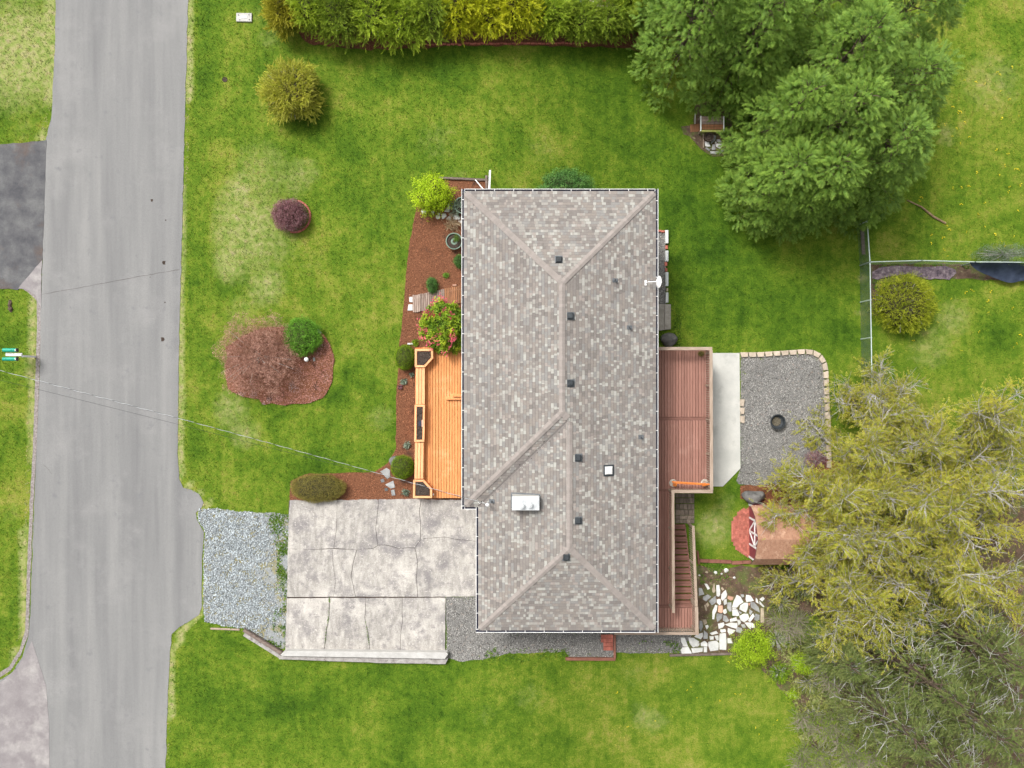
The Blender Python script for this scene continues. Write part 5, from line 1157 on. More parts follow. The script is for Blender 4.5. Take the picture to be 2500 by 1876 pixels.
# barn shed: gambrel roof, red end wall with white trim
ZS = -2.0
sh = thing('barn_shed', tuple(G(1900, 1310)), 'red barn-style shed with white trim and orange-brown shingles below the birch', 'shed')
xl = W(1838, 0, -.4).x; xr = xl + 3.3; yt_, yb2 = W(0, 1236, -.6).y, W(0, 1380, -.6).y; ym = (yt_ + yb2) / 2; hw = (yt_ - yb2) / 2
prof = [(-hw, -.75), (-hw * .70, -.05), (0, .42), (hw * .70, -.05), (hw, -.75)]
gw = [(-hw + .1, ZS), (-hw + .1, -.80), (-hw * .68, -.12), (0, .34), (hw * .68, -.12), (hw - .1, -.80), (hw - .1, ZS)]
V = [(xl + .33, ym + y_, z) for y_, z in gw] + [(xr - .1, ym + y_, z) for y_, z in gw]; n = len(gw)
new('wall', (V, [tuple(range(n)), tuple(range(n, 2 * n))[::-1]] + [(i, n + i, n + (i + 1) % n, (i + 1) % n) for i in range(n)]), m_barnred, sh)
for i in range(4):
    (ya, za), (yb_, zb) = prof[i], prof[i + 1]; t_ = .05
    V = [(xl, ym + ya, za), (xr, ym + ya, za), (xr, ym + yb_, zb), (xl, ym + yb_, zb)]; V += [(v[0], v[1], v[2] - t_) for v in V]
    rf = new('roof_panel', (V, [(0, 1, 2, 3), (7, 6, 5, 4), (0, 4, 5, 1), (1, 5, 6, 2), (2, 6, 7, 3), (3, 7, 4, 0)]), deckm, sh)
    L = math.hypot(yb_ - ya, zb - za); nc = max(2, round(L / .14)); V, F = [], []; up = zb > za
    nr = Vector((0, -(zb - za), yb_ - ya)).normalized()
    if nr.z < 0: nr = -nr
    for c_ in range(nc):
        f0, f1 = (c_ / nc, (c_ + 1) / nc); u = xl - rnd.random() * .2
        if not up: f0, f1 = 1 - f0, 1 - f1
        while u < xr:
            w = rnd.uniform(.15, .34); ua, ub = max(u, xl), min(u + w, xr) - .006; u += w
            if ub - ua < .03: continue
            A_ = Vector((0, ya + (yb_ - ya) * f0, za + (zb - za) * f0)); B2_ = Vector((0, ya + (yb_ - ya) * f1, za + (zb - za) * f1)); h = rnd.uniform(.014, .024); m__ = len(V)
            for uu, q, hh in ((ua, A_, h), (ub, A_, h), (ub, B2_, .005), (ua, B2_, .005), (ua, A_, 0), (ub, A_, 0)):
                V.append((uu, ym + q.y + nr.y * hh, q.z + nr.z * hh))
            F += [(m__, m__ + 1, m__ + 2, m__ + 3), (m__ + 4, m__ + 5, m__ + 1, m__)]
    o = new('shingles', (V, F), [M('shed_shingle', [(.30, .155, .10), (.41, .235, .155)], scale=6, rough=.9, bump=.3, fine=(30, .15), blotch=[(2.2, (.47, .29, .20), .55, .1)])], rf, kind='stuff')
def trim(a, b, w=.075): new('trim_board', beam(Vector((xl + .085, ym + a[0], a[1])), Vector((xl + .085, ym + b[0], b[1])), .03, w), m_white, sh)
def wallbar(name, pts, t=.04):
    """flat board on the end wall, outline in wall coordinates"""
    V = [(xl + .29, ym + y_, z) for y_, z in pts] + [(xl + .333, ym + y_, z) for y_, z in pts]; n = len(pts)
    new(name, (V, [tuple(range(n)), tuple(range(n, 2 * n))[::-1]] + [(i, n + i, n + (i + 1) % n, (i + 1) % n) for i in range(n)]), m_white, sh)
def strip(a, b, w=.09, nm='trim_board'):
    a, b = Vector(a), Vector(b); d = (b - a).normalized(); n_ = Vector((-d.y, d.x)) * w / 2; wallbar(nm, [tuple(a + n_), tuple(b + n_), tuple(b - n_), tuple(a - n_)])
dw, dz0, dz1 = hw * .46, ZS + .12, -.15
strip((-dw, dz1), (dw, dz1), .12, 'door_trim'); strip((-dw, dz0), (-dw, dz1), .10, 'door_trim'); strip((dw, dz0), (dw, dz1), .10, 'door_trim'); strip((0, dz0), (0, dz1), .09, 'door_trim')
for s in (-1, 1): strip((s * .06, dz0 + .05), (s * (dw - .05), (dz0 + dz1) / 2), .08, 'door_brace'); strip((s * .06, dz1 - .05), (s * (dw - .05), (dz0 + dz1) / 2), .08, 'door_brace'); strip((s * .06, (dz0 + dz1) / 2), (s * (dw - .05), (dz0 + dz1) / 2), .07, 'door_brace')
for s in (-1, 1): strip((s * (hw - .02), -.86), (s * hw * .70, -.12), .07); strip((s * hw * .70, -.10), (0, .36), .05) if False else None; strip((s * (hw - .14), ZS), (s * (hw - .14), -.9), .09)
HARD.append(gp([(1826, 1236), (1975, 1236), (1975, 1390), (1826, 1390)]))

# neighbour's things beyond the hedge
a = W(1433, 15, -.3); nd_ = thing('neighbour_deck', (a.x + 1, a.y + 1.5, -2), 'corner of a brown neighbouring deck beyond the tall hedge', 'deck')
bx('deck_surface', 1444, -120, 1486, 15, -.2, -.1, m_plank, nd_); bx('edge_rail', 1440, -120, 1443.5, 16, -.1, .3, m_rail, nd_); bx('edge_rail', 1444, 14, 1486, 17, -.1, .1, m_rail, nd_)
bx('support', 1450, -100, 1480, 5, -2, -.3, m_plank, nd_)
p = W(1447, 9, .0); new('lantern', box((p.x, p.y, -.1), (.12, .14, .2)), m_white, None, 'little white lantern on the neighbouring deck', 'lantern'); p = W(1475, 1, 0); new('flower_pot', lathe((p.x, p.y, -.1), [(.08, 0), (.12, .2), (.09, .2), (.08, .1)], 12), m_brick, None, 'small red flower pot on the neighbouring deck', 'pot')
a = W(1420, 0, .2); cn = thing('covered_machine', (a.x, a.y, -1.8), 'blue-grey covered shape beside the neighbouring deck', 'cover')
bx('cover', 1409, -90, 1431, 11, -2, -.5, M('blue_grey_cover', [(.10, .11, .17), (.17, .19, .26)], scale=2, rough=.6, bump=.2), cn, bev=.12)

# ------------------------------------------------------------------ vegetation
L_ = leaf_mat
m_cy = L_('cypress_foliage', (.030, .088, .014), (.10, .215, .032), (.22, .365, .048), (.38, .53, .08), pscale=.7)
m_cy_shade = L_('shaded_cypress_foliage', (.028, .080, .018), (.095, .20, .034), (.20, .34, .05), (.34, .48, .07), pscale=.7)  # same cypress as above, flank shade put into a darker green
m_droop = L_('grey_green_foliage', (.024, .052, .010), (.075, .13, .024), (.17, .225, .055), (.30, .31, .10), pscale=.9)
m_birch = L_('olive_leaves', (.060, .12, .008), (.25, .325, .018), (.52, .515, .05), (.64, .49, .13), pscale=1.1, transl=.35)
m_hy = L_('yellow_hedge', (.12, .20, .006), (.34, .42, .010), (.58, .60, .02), (.68, .64, .03), pscale=1.3)
m_hg = L_('green_hedge', (.05, .12, .008), (.17, .30, .016), (.34, .46, .028), (.50, .60, .05), pscale=1.3)
m_hd = L_('dark_hedge', (.035, .08, .012), (.11, .20, .02), (.22, .33, .03), (.40, .50, .04), pscale=1.3)
m_ho = L_('olive_hedge', (.09, .12, .008), (.27, .28, .014), (.46, .42, .03), (.55, .48, .05), pscale=1.3)
m_lime = L_('lime_leaves', (.10, .21, .004), (.24, .42, .008), (.40, .57, .02), (.48, .62, .04), pscale=2.5, transl=.35)
m_lime0 = L_('bright_lime_leaves', (.13, .26, .004), (.34, .56, .008), (.56, .74, .02), (.62, .76, .04), pscale=2.5, transl=.35)
m_lime2 = L_('yellow_green_leaves', (.10, .20, .008), (.22, .38, .014), (.38, .50, .03), None, pscale=2.5, transl=.35)
m_olive = L_('olive_shrub', (.11, .16, .008), (.32, .38, .018), (.50, .50, .04), (.55, .48, .10), pscale=2.0)
m_globe = L_('clipped_green', (.07, .14, .004), (.17, .28, .008), (.29, .40, .016), None, pscale=5)
m_dwarf = L_('dwarf_pine', (.04, .13, .010), (.10, .28, .018), (.18, .40, .035), (.22, .46, .05), pscale=3)
m_round = L_('round_olive', (.13, .17, .008), (.32, .37, .018), (.48, .50, .045), None, pscale=2)
m_purple = L_('purple_leaves', (.14, .055, .07), (.31, .15, .165), (.45, .25, .255), None, pscale=2.5)
m_maple = L_('pink_brown_leaves', (.24, .13, .085), (.46, .25, .185), (.62, .38, .30), None, pscale=2.2)
m_brownh = L_('brown_green_hedge', (.10, .10, .012), (.22, .23, .022), (.33, .32, .04), (.38, .28, .10), pscale=1.6)
m_rhod = L_('rhododendron_leaves', (.045, .11, .008), (.20, .33, .018), (.50, .60, .04), None, pscale=3)
m_pine = L_('dark_round_shrub', (.035, .10, .024), (.09, .22, .045), (.18, .36, .08), None, pscale=2.5)
m_flow = M('pink_flowers', [(.62, .05, .11), (.82, .20, .24)], scale=6, rough=.7, bump=0, tone=.25)
m_yflow = M('yellow_flowers', [(.75, .55, .01), (.85, .66, .03)], scale=6, rough=.7, bump=0)
m_shade_core = M('shaded_crown_core', [(.028, .026, .012), (.06, .05, .025)], scale=8, rough=.95, bump=.8, bdist=.05)
m_sage = L_('sage_leaves', (.12, .16, .11), (.22, .28, .20), (.34, .40, .30), None, pscale=4)
m_weed = L_('weed_leaves', (.04, .10, .01), (.10, .20, .015), (.20, .32, .03), None, pscale=2)
m_tangle = L_('dry_tangle', (.16, .22, .04), (.32, .36, .11), (.54, .52, .25), None, pscale=1.6)
m_lichen = M('lichen_bark', [(.22, .215, .19), (.46, .455, .42)], scale=9, rough=.95, bump=0)
S_A = t_spray(.34, 6); S_H = t_spray(.22, 5, droop=.2); S_C = t_spray(.36, 5, thin=.65); S_L = t_spray(.22, 5, droop=.2); S_F = t_leaves(7, .34, 5, .5, .42); S_B = t_leaves(10, .24, 8, .6, .4); S_R = t_leaves(6, .55, 4, .35, .36); S_N = t_leaves(6, .36, 9, .9, .26)
def dirs_dome(n, low=-.15):
    z = rng.uniform(low, 1, n) ; a = rng.uniform(0, 2 * math.pi, n); r = np.sqrt(np.maximum(0, 1 - z * z)); return np.stack([r * np.cos(a), r * np.sin(a), z], 1)
def lump(d, seed, f, amp):
    return np.array([1 + amp * (noise.noise(Vector((v[0] * f + seed * 7.7, v[1] * f, v[2] * f))) + .5 * noise.noise(Vector((v[0] * f * 2.3, v[1] * f * 2.3 + seed, v[2] * f * 2.3)))) * 2 for v in d])
SEED = [1]
def bush(name, label, px, py, rx, ry, h, mat, tmpl=S_F, n=2500, size=(.14, .24), amp=.12, f=2.2, depth=.22, cat='shrub', group=None, out=.7, z0=None, core=.80, flowers=0, stem=True, twigs=0, up=.35, clip=None, sink=.0, coremat=None):
    SEED[0] += 1; sd = SEED[0]
    p = G(px, py, h * .4); zg = gz(p); t = thing(name, (p.x, p.y, zg), label, cat, group)
    d = dirs_dome(n); L = lump(d, sd, f, amp); dep = 1 - depth * rng.random(n) ** 1.6
    r = np.array([rx, ry, h * .62]); c = np.array([p.x, p.y, zg + h * .38])
    P = c + d * r * (L * dep)[:, None]; P[:, 2] = np.maximum(P[:, 2], zg + .02)
    k_ = np.ones(n, bool)
    if clip is not None: k_ = clip(P)
    dd = d * out + np.stack([rng.normal(0, .6, n), rng.normal(0, .6, n), rng.normal(up, .35, n)], 1)
    nn = d * np.array([.8, .8, 1]) + np.array([0, 0, .6]) + rng.normal(0, .35, (n, 3))
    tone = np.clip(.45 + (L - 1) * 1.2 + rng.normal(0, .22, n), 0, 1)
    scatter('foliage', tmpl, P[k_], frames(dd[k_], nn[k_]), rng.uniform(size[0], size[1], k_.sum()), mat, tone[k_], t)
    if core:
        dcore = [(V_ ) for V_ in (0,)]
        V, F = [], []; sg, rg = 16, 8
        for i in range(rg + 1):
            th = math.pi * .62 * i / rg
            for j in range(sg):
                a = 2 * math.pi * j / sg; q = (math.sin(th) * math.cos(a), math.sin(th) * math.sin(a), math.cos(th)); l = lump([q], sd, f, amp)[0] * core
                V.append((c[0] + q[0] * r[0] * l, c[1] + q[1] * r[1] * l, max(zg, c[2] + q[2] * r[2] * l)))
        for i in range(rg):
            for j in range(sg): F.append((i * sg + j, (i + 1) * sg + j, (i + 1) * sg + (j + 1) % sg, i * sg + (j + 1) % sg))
        new('branches', (V, F), coremat or m_shade_core, t, smooth=True)  # solid filler hides the ground; crown shade is put into its dark colour
    if stem: new('stem', tube([(p.x, p.y, zg - .1), (p.x, p.y, zg + h * .5)], [.05 + .02 * h, .03], 6), m_bark_d, t)
    if twigs:
        parts = []
        for _ in range(twigs):
            q = dirs_dome(1, .0)[0]; e = c + q * r * rng.uniform(.8, 1.06); m_ = (np.array([p.x, p.y, zg + .2]) * .45 + e * .55) + np.array([0, 0, h * .16]); parts.append(tube([(p.x, p.y, zg + .15), tuple(m_), tuple(e)], [.022, .014, .007], 4, False))
        new('twigs', merge(*parts), m_bark, t)
    if flowers:
        k2 = flowers; d2 = dirs_dome(k2 * 3, .1); sel = (noise_v(d2, 3.1, sd) > .02) & ((d2[:, 0] < .45) | (d2[:, 1] < -.3)); d2 = d2[sel][:k2]; L2 = lump(d2, sd, f, amp)
        Q = c + d2 * r * (L2 * 1.02)[:, None]; kk = clip(Q) if clip is not None else np.ones(len(Q), bool)
        Q = Q[kk]; scatter('flowers', t_leaves(7, .7, 12, .3, .8), Q, frames(d2[kk] + np.array([.01, .02, .2]), np.tile([0, 0, 1.], (len(Q), 1))), rng.uniform(.08, .135, len(Q)), m_flow, None, t, kind='stuff')
    return t
def noise_v(d, f, s): return np.array([noise.noise(Vector((v[0] * f + s, v[1] * f, v[2] * f))) for v in d])

# conifers at the upper right
def conifer(x, y, h, R0, label, mat=None, nb=170, per=50, size=(.24, .44), pw_=.72, tmpl=None, group='tall cypress trees at the upper right', droop=.0, bare=0.0, name='cypress_tree', low=.03, puff=False, twm=None):
    zg = float(H(x, y)); t = thing(name, (x, y, zg), label, 'tree', group)
    new('trunk', tube([(x, y, zg - .2), (x + .05, y, zg + h * .5), (x, y, zg + h * .97)], [.22, .13, .02], 7), m_bark_d, t)
    P, Dd, Nn, Tn = [], [], [], []; twp = []
    ga = 2.39996
    for i in range(nb):
        f = low + (1 - low) * ((i + .5) / nb) ** 1.15; az = i * ga + rng.normal(0, .25); Rr = R0 * (1 - f) ** pw_ * rng.uniform(.78, 1.12) + .25
        zb = zg + h * f; tilt = rng.normal(.12, .10) - droop * (1 - f)
        o = np.array([math.cos(az), math.sin(az), 0]); s = np.array([-math.sin(az), math.cos(az), 0])
        m_ = max(8, int(per * (.35 + .65 * Rr / R0))); u = rng.uniform(.30, 1.0, m_) ** .7; wdt = (.12 + .14 * Rr) * np.sin(np.pi * np.clip(u * .85 + .1, 0, 1)) + .05
        lat = rng.normal(0, 1, m_) * wdt; el = rng.normal(0, .10, m_) + tilt * u * Rr + .18 * (1 - (lat / (wdt * 2.2)) ** 2) - droop * .7 * u ** 2 * Rr * .5
        Q = np.array([x, y, zb]) + o * (u * Rr)[:, None] + s * lat[:, None] + np.array([0, 0, 1.]) * el[:, None]
        D_ = o * (.9 + .3 * u)[:, None] + s * (lat * .9 / (wdt + .1))[:, None] * .8 + np.stack([rng.normal(0, .28, m_), rng.normal(0, .28, m_), rng.normal(.18 - droop, .3, m_)], 1)
        if puff:
            pr = rng.uniform(.34, .62); b_ = rng.normal(0, 1, (m_, 3)); b_ /= np.linalg.norm(b_, axis=1, keepdims=True); b_[:, 2] = np.abs(b_[:, 2]) * rng.choice([1, 1, 1, -.6], m_)
            cc_ = np.array([x, y, zb + .25 * f * Rr]) + o * max(.1, Rr - pr * .6) + np.array([0, 0, rng.normal(0, .15)]); Q = cc_ + b_ * np.array([pr, pr, pr * .8]) * (rng.uniform(.35, 1, m_) ** .5)[:, None] * rng.uniform(.85, 1.2)
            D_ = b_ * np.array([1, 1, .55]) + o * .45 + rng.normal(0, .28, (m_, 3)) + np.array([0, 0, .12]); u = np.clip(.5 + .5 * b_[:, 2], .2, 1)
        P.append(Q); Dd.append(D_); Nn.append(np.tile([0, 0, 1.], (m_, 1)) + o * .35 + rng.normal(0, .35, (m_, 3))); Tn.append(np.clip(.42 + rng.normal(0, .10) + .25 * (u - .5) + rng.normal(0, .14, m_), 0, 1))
        if i % 2 == 0:
            e = Q[np.argmax(u)]; twp.append(tube([(x, y, zb - .15), tuple((np.array([x, y, zb]) * .4 + e * .6) + np.array([0, 0, .06])), tuple(e)], [.035, .02, .006], 4, False))
    P = np.concatenate(P); P[:, 2] = np.maximum(P[:, 2], H(P[:, 0], P[:, 1]) + .05)
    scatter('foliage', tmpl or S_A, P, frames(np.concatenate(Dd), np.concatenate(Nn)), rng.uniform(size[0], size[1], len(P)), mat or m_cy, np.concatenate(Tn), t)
    new('branches', merge(*twp), twm or m_bark_d, t)
    return t
CY = [(16.0, 15.7, 9.6, 3.0, 'tallest cypress, its star-shaped top nearest the upper right of the clump', 0), (15.9, 12.9, 9.0, 2.8, 'cypress just below the tallest one, right of the middle of the clump', 0), (15.6, 10.5, 7.2, 2.2, 'smaller cypress at the lowest tip of the clump, above the long fence', 0),
      (9.6, 18.8, 8.6, 3.0, 'cypress at the left side of the clump, above the weathered bench', 0), (8.3, 22.0, 8.5, 2.7, 'leftmost cypress at the top edge, touching the tall hedge', 0), (12.2, 17.7, 8.8, 2.7, 'cypress in the middle of the clump, upper right of the bench', 0), (13.9, 13.6, 7.8, 2.2, 'cypress on the lower left flank, right of the bench and flagstones', 0),
      (13.9, 10.7, 6.6, 2.2, 'cypress on the lower left flank nearest the house', 0), (19.2, 14.6, 8.0, 2.8, 'shade-toned cypress on the right flank beside the dandelion lawn', 1), (18.5, 11.7, 7.5, 2.9, 'shade-toned cypress at the lower right corner, over the fallen branch', 1), (19.3, 18.4, 9.0, 2.8, 'shade-toned cypress at the upper right corner of the clump', 1),
      (15.6, 19.6, 9.4, 3.0, 'cypress at the top edge behind the tallest one', 0), (12.2, 21.6, 9.0, 2.8, 'cypress at the top edge between the leftmost one and the tallest one', 0)]
for x_, y_, h_, r_, lb, shaded in CY: conifer(x_, y_, h_, r_, lb, m_cy_shade if shaded else m_cy, nb=int(44 * r_), per=46, size=(.22, .42), pw_=.5, puff=True, tmpl=S_C)
# hedge of separate shrubs along the top
for i, (px, py, rx, ry, h, mt_, lb) in enumerate((
        (700, 40, 1.0, 1.25, 1.9, m_ho, 'olive-yellow shrub at the left end of the tall hedge'), (765, 30, 1.15, 1.5, 2.3, m_hg, 'green shrub second from the left end of the tall hedge'),
        (838, 45, 1.2, 1.5, 2.4, m_hd, 'dark shrub with grey bare patches third from the left in the tall hedge'), (915, 38, 1.25, 1.7, 2.5, m_hg, 'big green shrub fourth from the left in the tall hedge'),
        (985, 62, 1.15, 1.35, 2.2, m_hg, 'green shrub bulging lowest onto the lawn from the tall hedge'), (1050, 40, 1.05, 1.35, 2.4, m_hd, 'darker shrub just left of the bright yellow part of the hedge'),
        (1120, 35, 1.1, 1.4, 2.5, m_hy, 'bright yellow-green shrub, left one of three in the middle of the hedge'), (1190, 45, 1.1, 1.2, 2.3, m_hy, 'bright yellow-green shrub, middle one of three in the hedge'),
        (1262, 35, 1.15, 1.4, 2.5, m_hy, 'bright yellow-green shrub, right one of three in the hedge'), (1340, 55, 1.15, 1.0, 2.1, m_hg, 'mid-green shrub in front of the blue-grey covered shape'),
        (1418, 64, 1.1, .95, 1.9, m_hd, 'dark shrub in front of the brown neighbouring deck'), (1488, 62, 1.1, 1.2, 2.0, m_hd, 'dark shrub at the right end of the hedge, under the first cypress'),
        (1530, 20, .9, 1.2, 2.2, m_hg, 'green shrub squeezed between the neighbouring deck and the cypresses'))):
    bush('hedge_shrub', lb, px, py - 11, rx, ry * .90, h, mt_, S_H, 1300, (.30, .56), amp=.26, f=1.9, depth=.42, group='shrubs of the tall hedge along the top', core=.66, out=1.0, twigs=26 if mt_ in (m_hd,) or i == 3 else 6, up=.25)

# single shrubs
bush('weeping_shrub', 'olive-yellow weeping shrub standing alone on the upper front lawn', 714, 224, 1.42, 1.50, 1.7, m_olive, S_L, 3000, (.24, .44), amp=.24, f=1.6, depth=.45, core=.72, out=1.0, up=.05, twigs=60)
bush('lime_shrub', 'bright lime-green shrub at the top corner of the bark bed', 1058, 479, 1.02, .95, 1.5, m_lime0, S_F, 1900, (.16, .28), amp=.34, f=2.6, depth=.35, core=.72)
bush('purple_maple', 'low purple-red dwarf maple inside the brick arc on the front lawn', 708, 526, .93, .86, 1.1, m_purple, S_N, 3600, (.12, .22), amp=.07, depth=.3, core=.70, twigs=60)
bush('weeping_maple', 'wide pinkish-brown weeping maple with fine airy leaves on the island bed', 632, 868, 2.15, 2.1, 1.8, m_maple, S_N, 7500, (.13, .25), amp=.22, f=2.6, depth=.7, core=0, twigs=14, cat='tree')
bush('dwarf_pine', 'dense rounded bright green dwarf conifer on the island bed', 738, 822, .97, 1.0, 1.1, m_dwarf, S_N, 4200, (.12, .20), amp=.13, f=3.4, depth=.2, core=.82)
bush('globe_shrub', 'clipped yellow-green globe shrub beside the upper corner planter', 989, 873, .55, .68, 1.0, m_globe, S_N, 3000, (.07, .12), amp=.03, depth=.1, core=.9)
bush('globe_shrub', 'clipped yellow-green globe shrub in front of the grey boulder', 983, 1141, .62, .64, 1.05, m_globe, S_N, 3000, (.07, .12), amp=.04, depth=.1, core=.9)
bush('low_hedge', 'long brownish-green clipped hedge at the top edge of the driveway', 776, 1192, 1.48, .76, .9, m_brownh, S_N, 6000, (.08, .14), amp=.05, depth=.15, core=.88)
bush('round_shrub', 'dark green dome-shaped shrub at the upper wall of the house', 1381, 466, 1.40, 1.05, 1.7, m_pine, S_F, 3200, (.14, .25), amp=.15, f=3, depth=.25, core=.8)
bush('olive_bush', 'large round olive-yellow bush in the right-hand yard below the short fence', 2206, 742, 1.72, 1.60, 1.6, m_round, S_L, 5200, (.14, .26), amp=.12, f=3.2, depth=.4, core=.78, twigs=40)
rb = bush('rhododendron', 'yellow-green rhododendron with pink flowers between plank walkway and orange deck', 1085, 800, 1.22, 1.34, 1.7, m_rhod, S_R, 3400, (.15, .25), amp=.16, f=2.6, depth=.3, core=.8, flowers=140, clip=lambda P: P[:, 0] < X(1136, 1.6) + .2)
bush('small_shrub', 'small dark green shrub overhanging the upper edge of the plank walkway', 1055, 697, .28, .42, .55, m_pine, S_N, 1100, (.10, .16), depth=.3, core=.8)
bush('small_shrub', 'little green seedling shrub right of the dark one above the plank walkway', 1089, 673, .16, .15, .25, m_dwarf, S_N, 220, (.08, .12), depth=.6, core=0)
bush('small_shrub', 'dark green shrub half under the eave below the round green planter', 1121, 638, .28, .34, .6, m_pine, S_N, 900, (.10, .16), depth=.3, core=.8)
for px, py, r_, mt_, lb in ((986, 932, .17, m_sage, 'grey-green seedling below the upper globe shrub'), (994, 1087, .19, m_sage, 'grey-green plant beside the lower bench, above the lower globe shrub'), (990, 1203, .2, m_sage, 'grey-green plant beside the lower corner planter'), (1012, 838, .2, m_rhod, 'leafy green plant at the corner of the upper globe shrub'),
                         (1006, 915, .07, m_sage, 'tiny pale plant close to the upper bench'), (977, 946, .07, m_purple, 'tiny purplish plant below the grey-green seedling'), (1115, 585, .22, m_weed, 'small green plant growing in the round green-rimmed planter'), (1015, 585, .0, None, None)):
    if mt_: bush('small_plant', lb, px, py, r_, r_, .25 if 'planter' not in lb or 'corner' in lb else .85, mt_, S_R if mt_ is not m_weed else S_N, 46 if mt_ is not m_weed else 300, (.14, .2) if mt_ is not m_weed else (.08, .12), depth=.8, core=0, stem=False, cat='plant')
bush('dry_ornamental_grass', 'clump of dry straw-coloured grass below the white flagstones', 1105, 548, .34, .18, .25, L_('straw', (.25, .17, .09), (.42, .31, .19), (.55, .44, .30), None), S_L, 90, (.25, .4), depth=.8, core=0, stem=False, cat='plant')
bush('grey_shrub', 'dull grey-green twiggy plant beside the upper round planter', 1118, 507, .3, .32, .5, m_sage, S_L, 160, (.2, .34), depth=.6, core=.5, stem=False, cat='plant')
bush('mossy_plant', 'brown mossy tuft at the upper right corner of the back deck', 1712, 864, .17, .15, .2, m_brownh, S_N, 260, (.07, .11), depth=.5, core=.7, stem=False, cat='plant', coremat=None)
o = col.objects[-1]
for ob in list(col.objects):
    if ob.get('label', '').startswith('brown mossy tuft'): p = W(1712, 864, ZB + .1); ob.location = (p.x, p.y, ZB)
bush('purple_weed', 'low dark purple shrub at the lower right edge of the gravel patio', 1990, 1122, .62, .48, .6, m_purple, S_N, 800, (.12, .2), depth=.6, core=0, twigs=30)
bush('lime_bush', 'lime-green leafy bush at the lower end of the flagstones', 1836, 1578, 1.05, .95, 1.5, m_lime, S_F, 1500, (.18, .32), amp=.4, f=2.2, depth=.45, core=.55)
bush('lime_bush', 'smaller lime-green bush among bare twigs right of the larger lime one', 1958, 1618, .72, .6, 1.2, m_lime, S_F, 500, (.16, .28), amp=.3, f=2.6, depth=.7, core=0, twigs=24)
bush('lime_bush', 'lime-green bush just above the smaller lime one, below the birches', 1978, 1527, .66, .5, 1.0, m_lime2, S_F, 420, (.16, .28), amp=.3, f=2.6, depth=.7, core=0, twigs=14)
bush('lime_bush', 'small lime-green sprig lowest of the lime bushes, at the lawn edge', 1932, 1694, .34, .3, .7, m_lime, S_F, 170, (.14, .24), amp=.3, depth=.7, core=0, twigs=14)
bush('yellow_leaved_shrub', 'thin-leaved yellowish shrub between flagstones and birches', 1895, 1560, .8, .7, 1.0, m_lime2, S_B, 170, (.14, .22), depth=.8, core=0, twigs=60)
bush('leaf_cover', 'straggling yellow-green weeds by the gate end of the short fence', 2450, 622, 1.8, .55, .5, m_sage, S_B, 900, (.14, .24), depth=.7, core=0, stem=False, cat='weeds', twigs=20)
bush('leaf_cover', 'yellow-green ivy hanging over the navy cloth', 2475, 642, .75, .16, .8, m_lime2, S_B, 160, (.12, .2), depth=.7, core=0, stem=False, cat='ivy')
for ob in list(col.objects):
    if ob.get('label', '').startswith('yellow-green ivy'): ob.location.z += .7

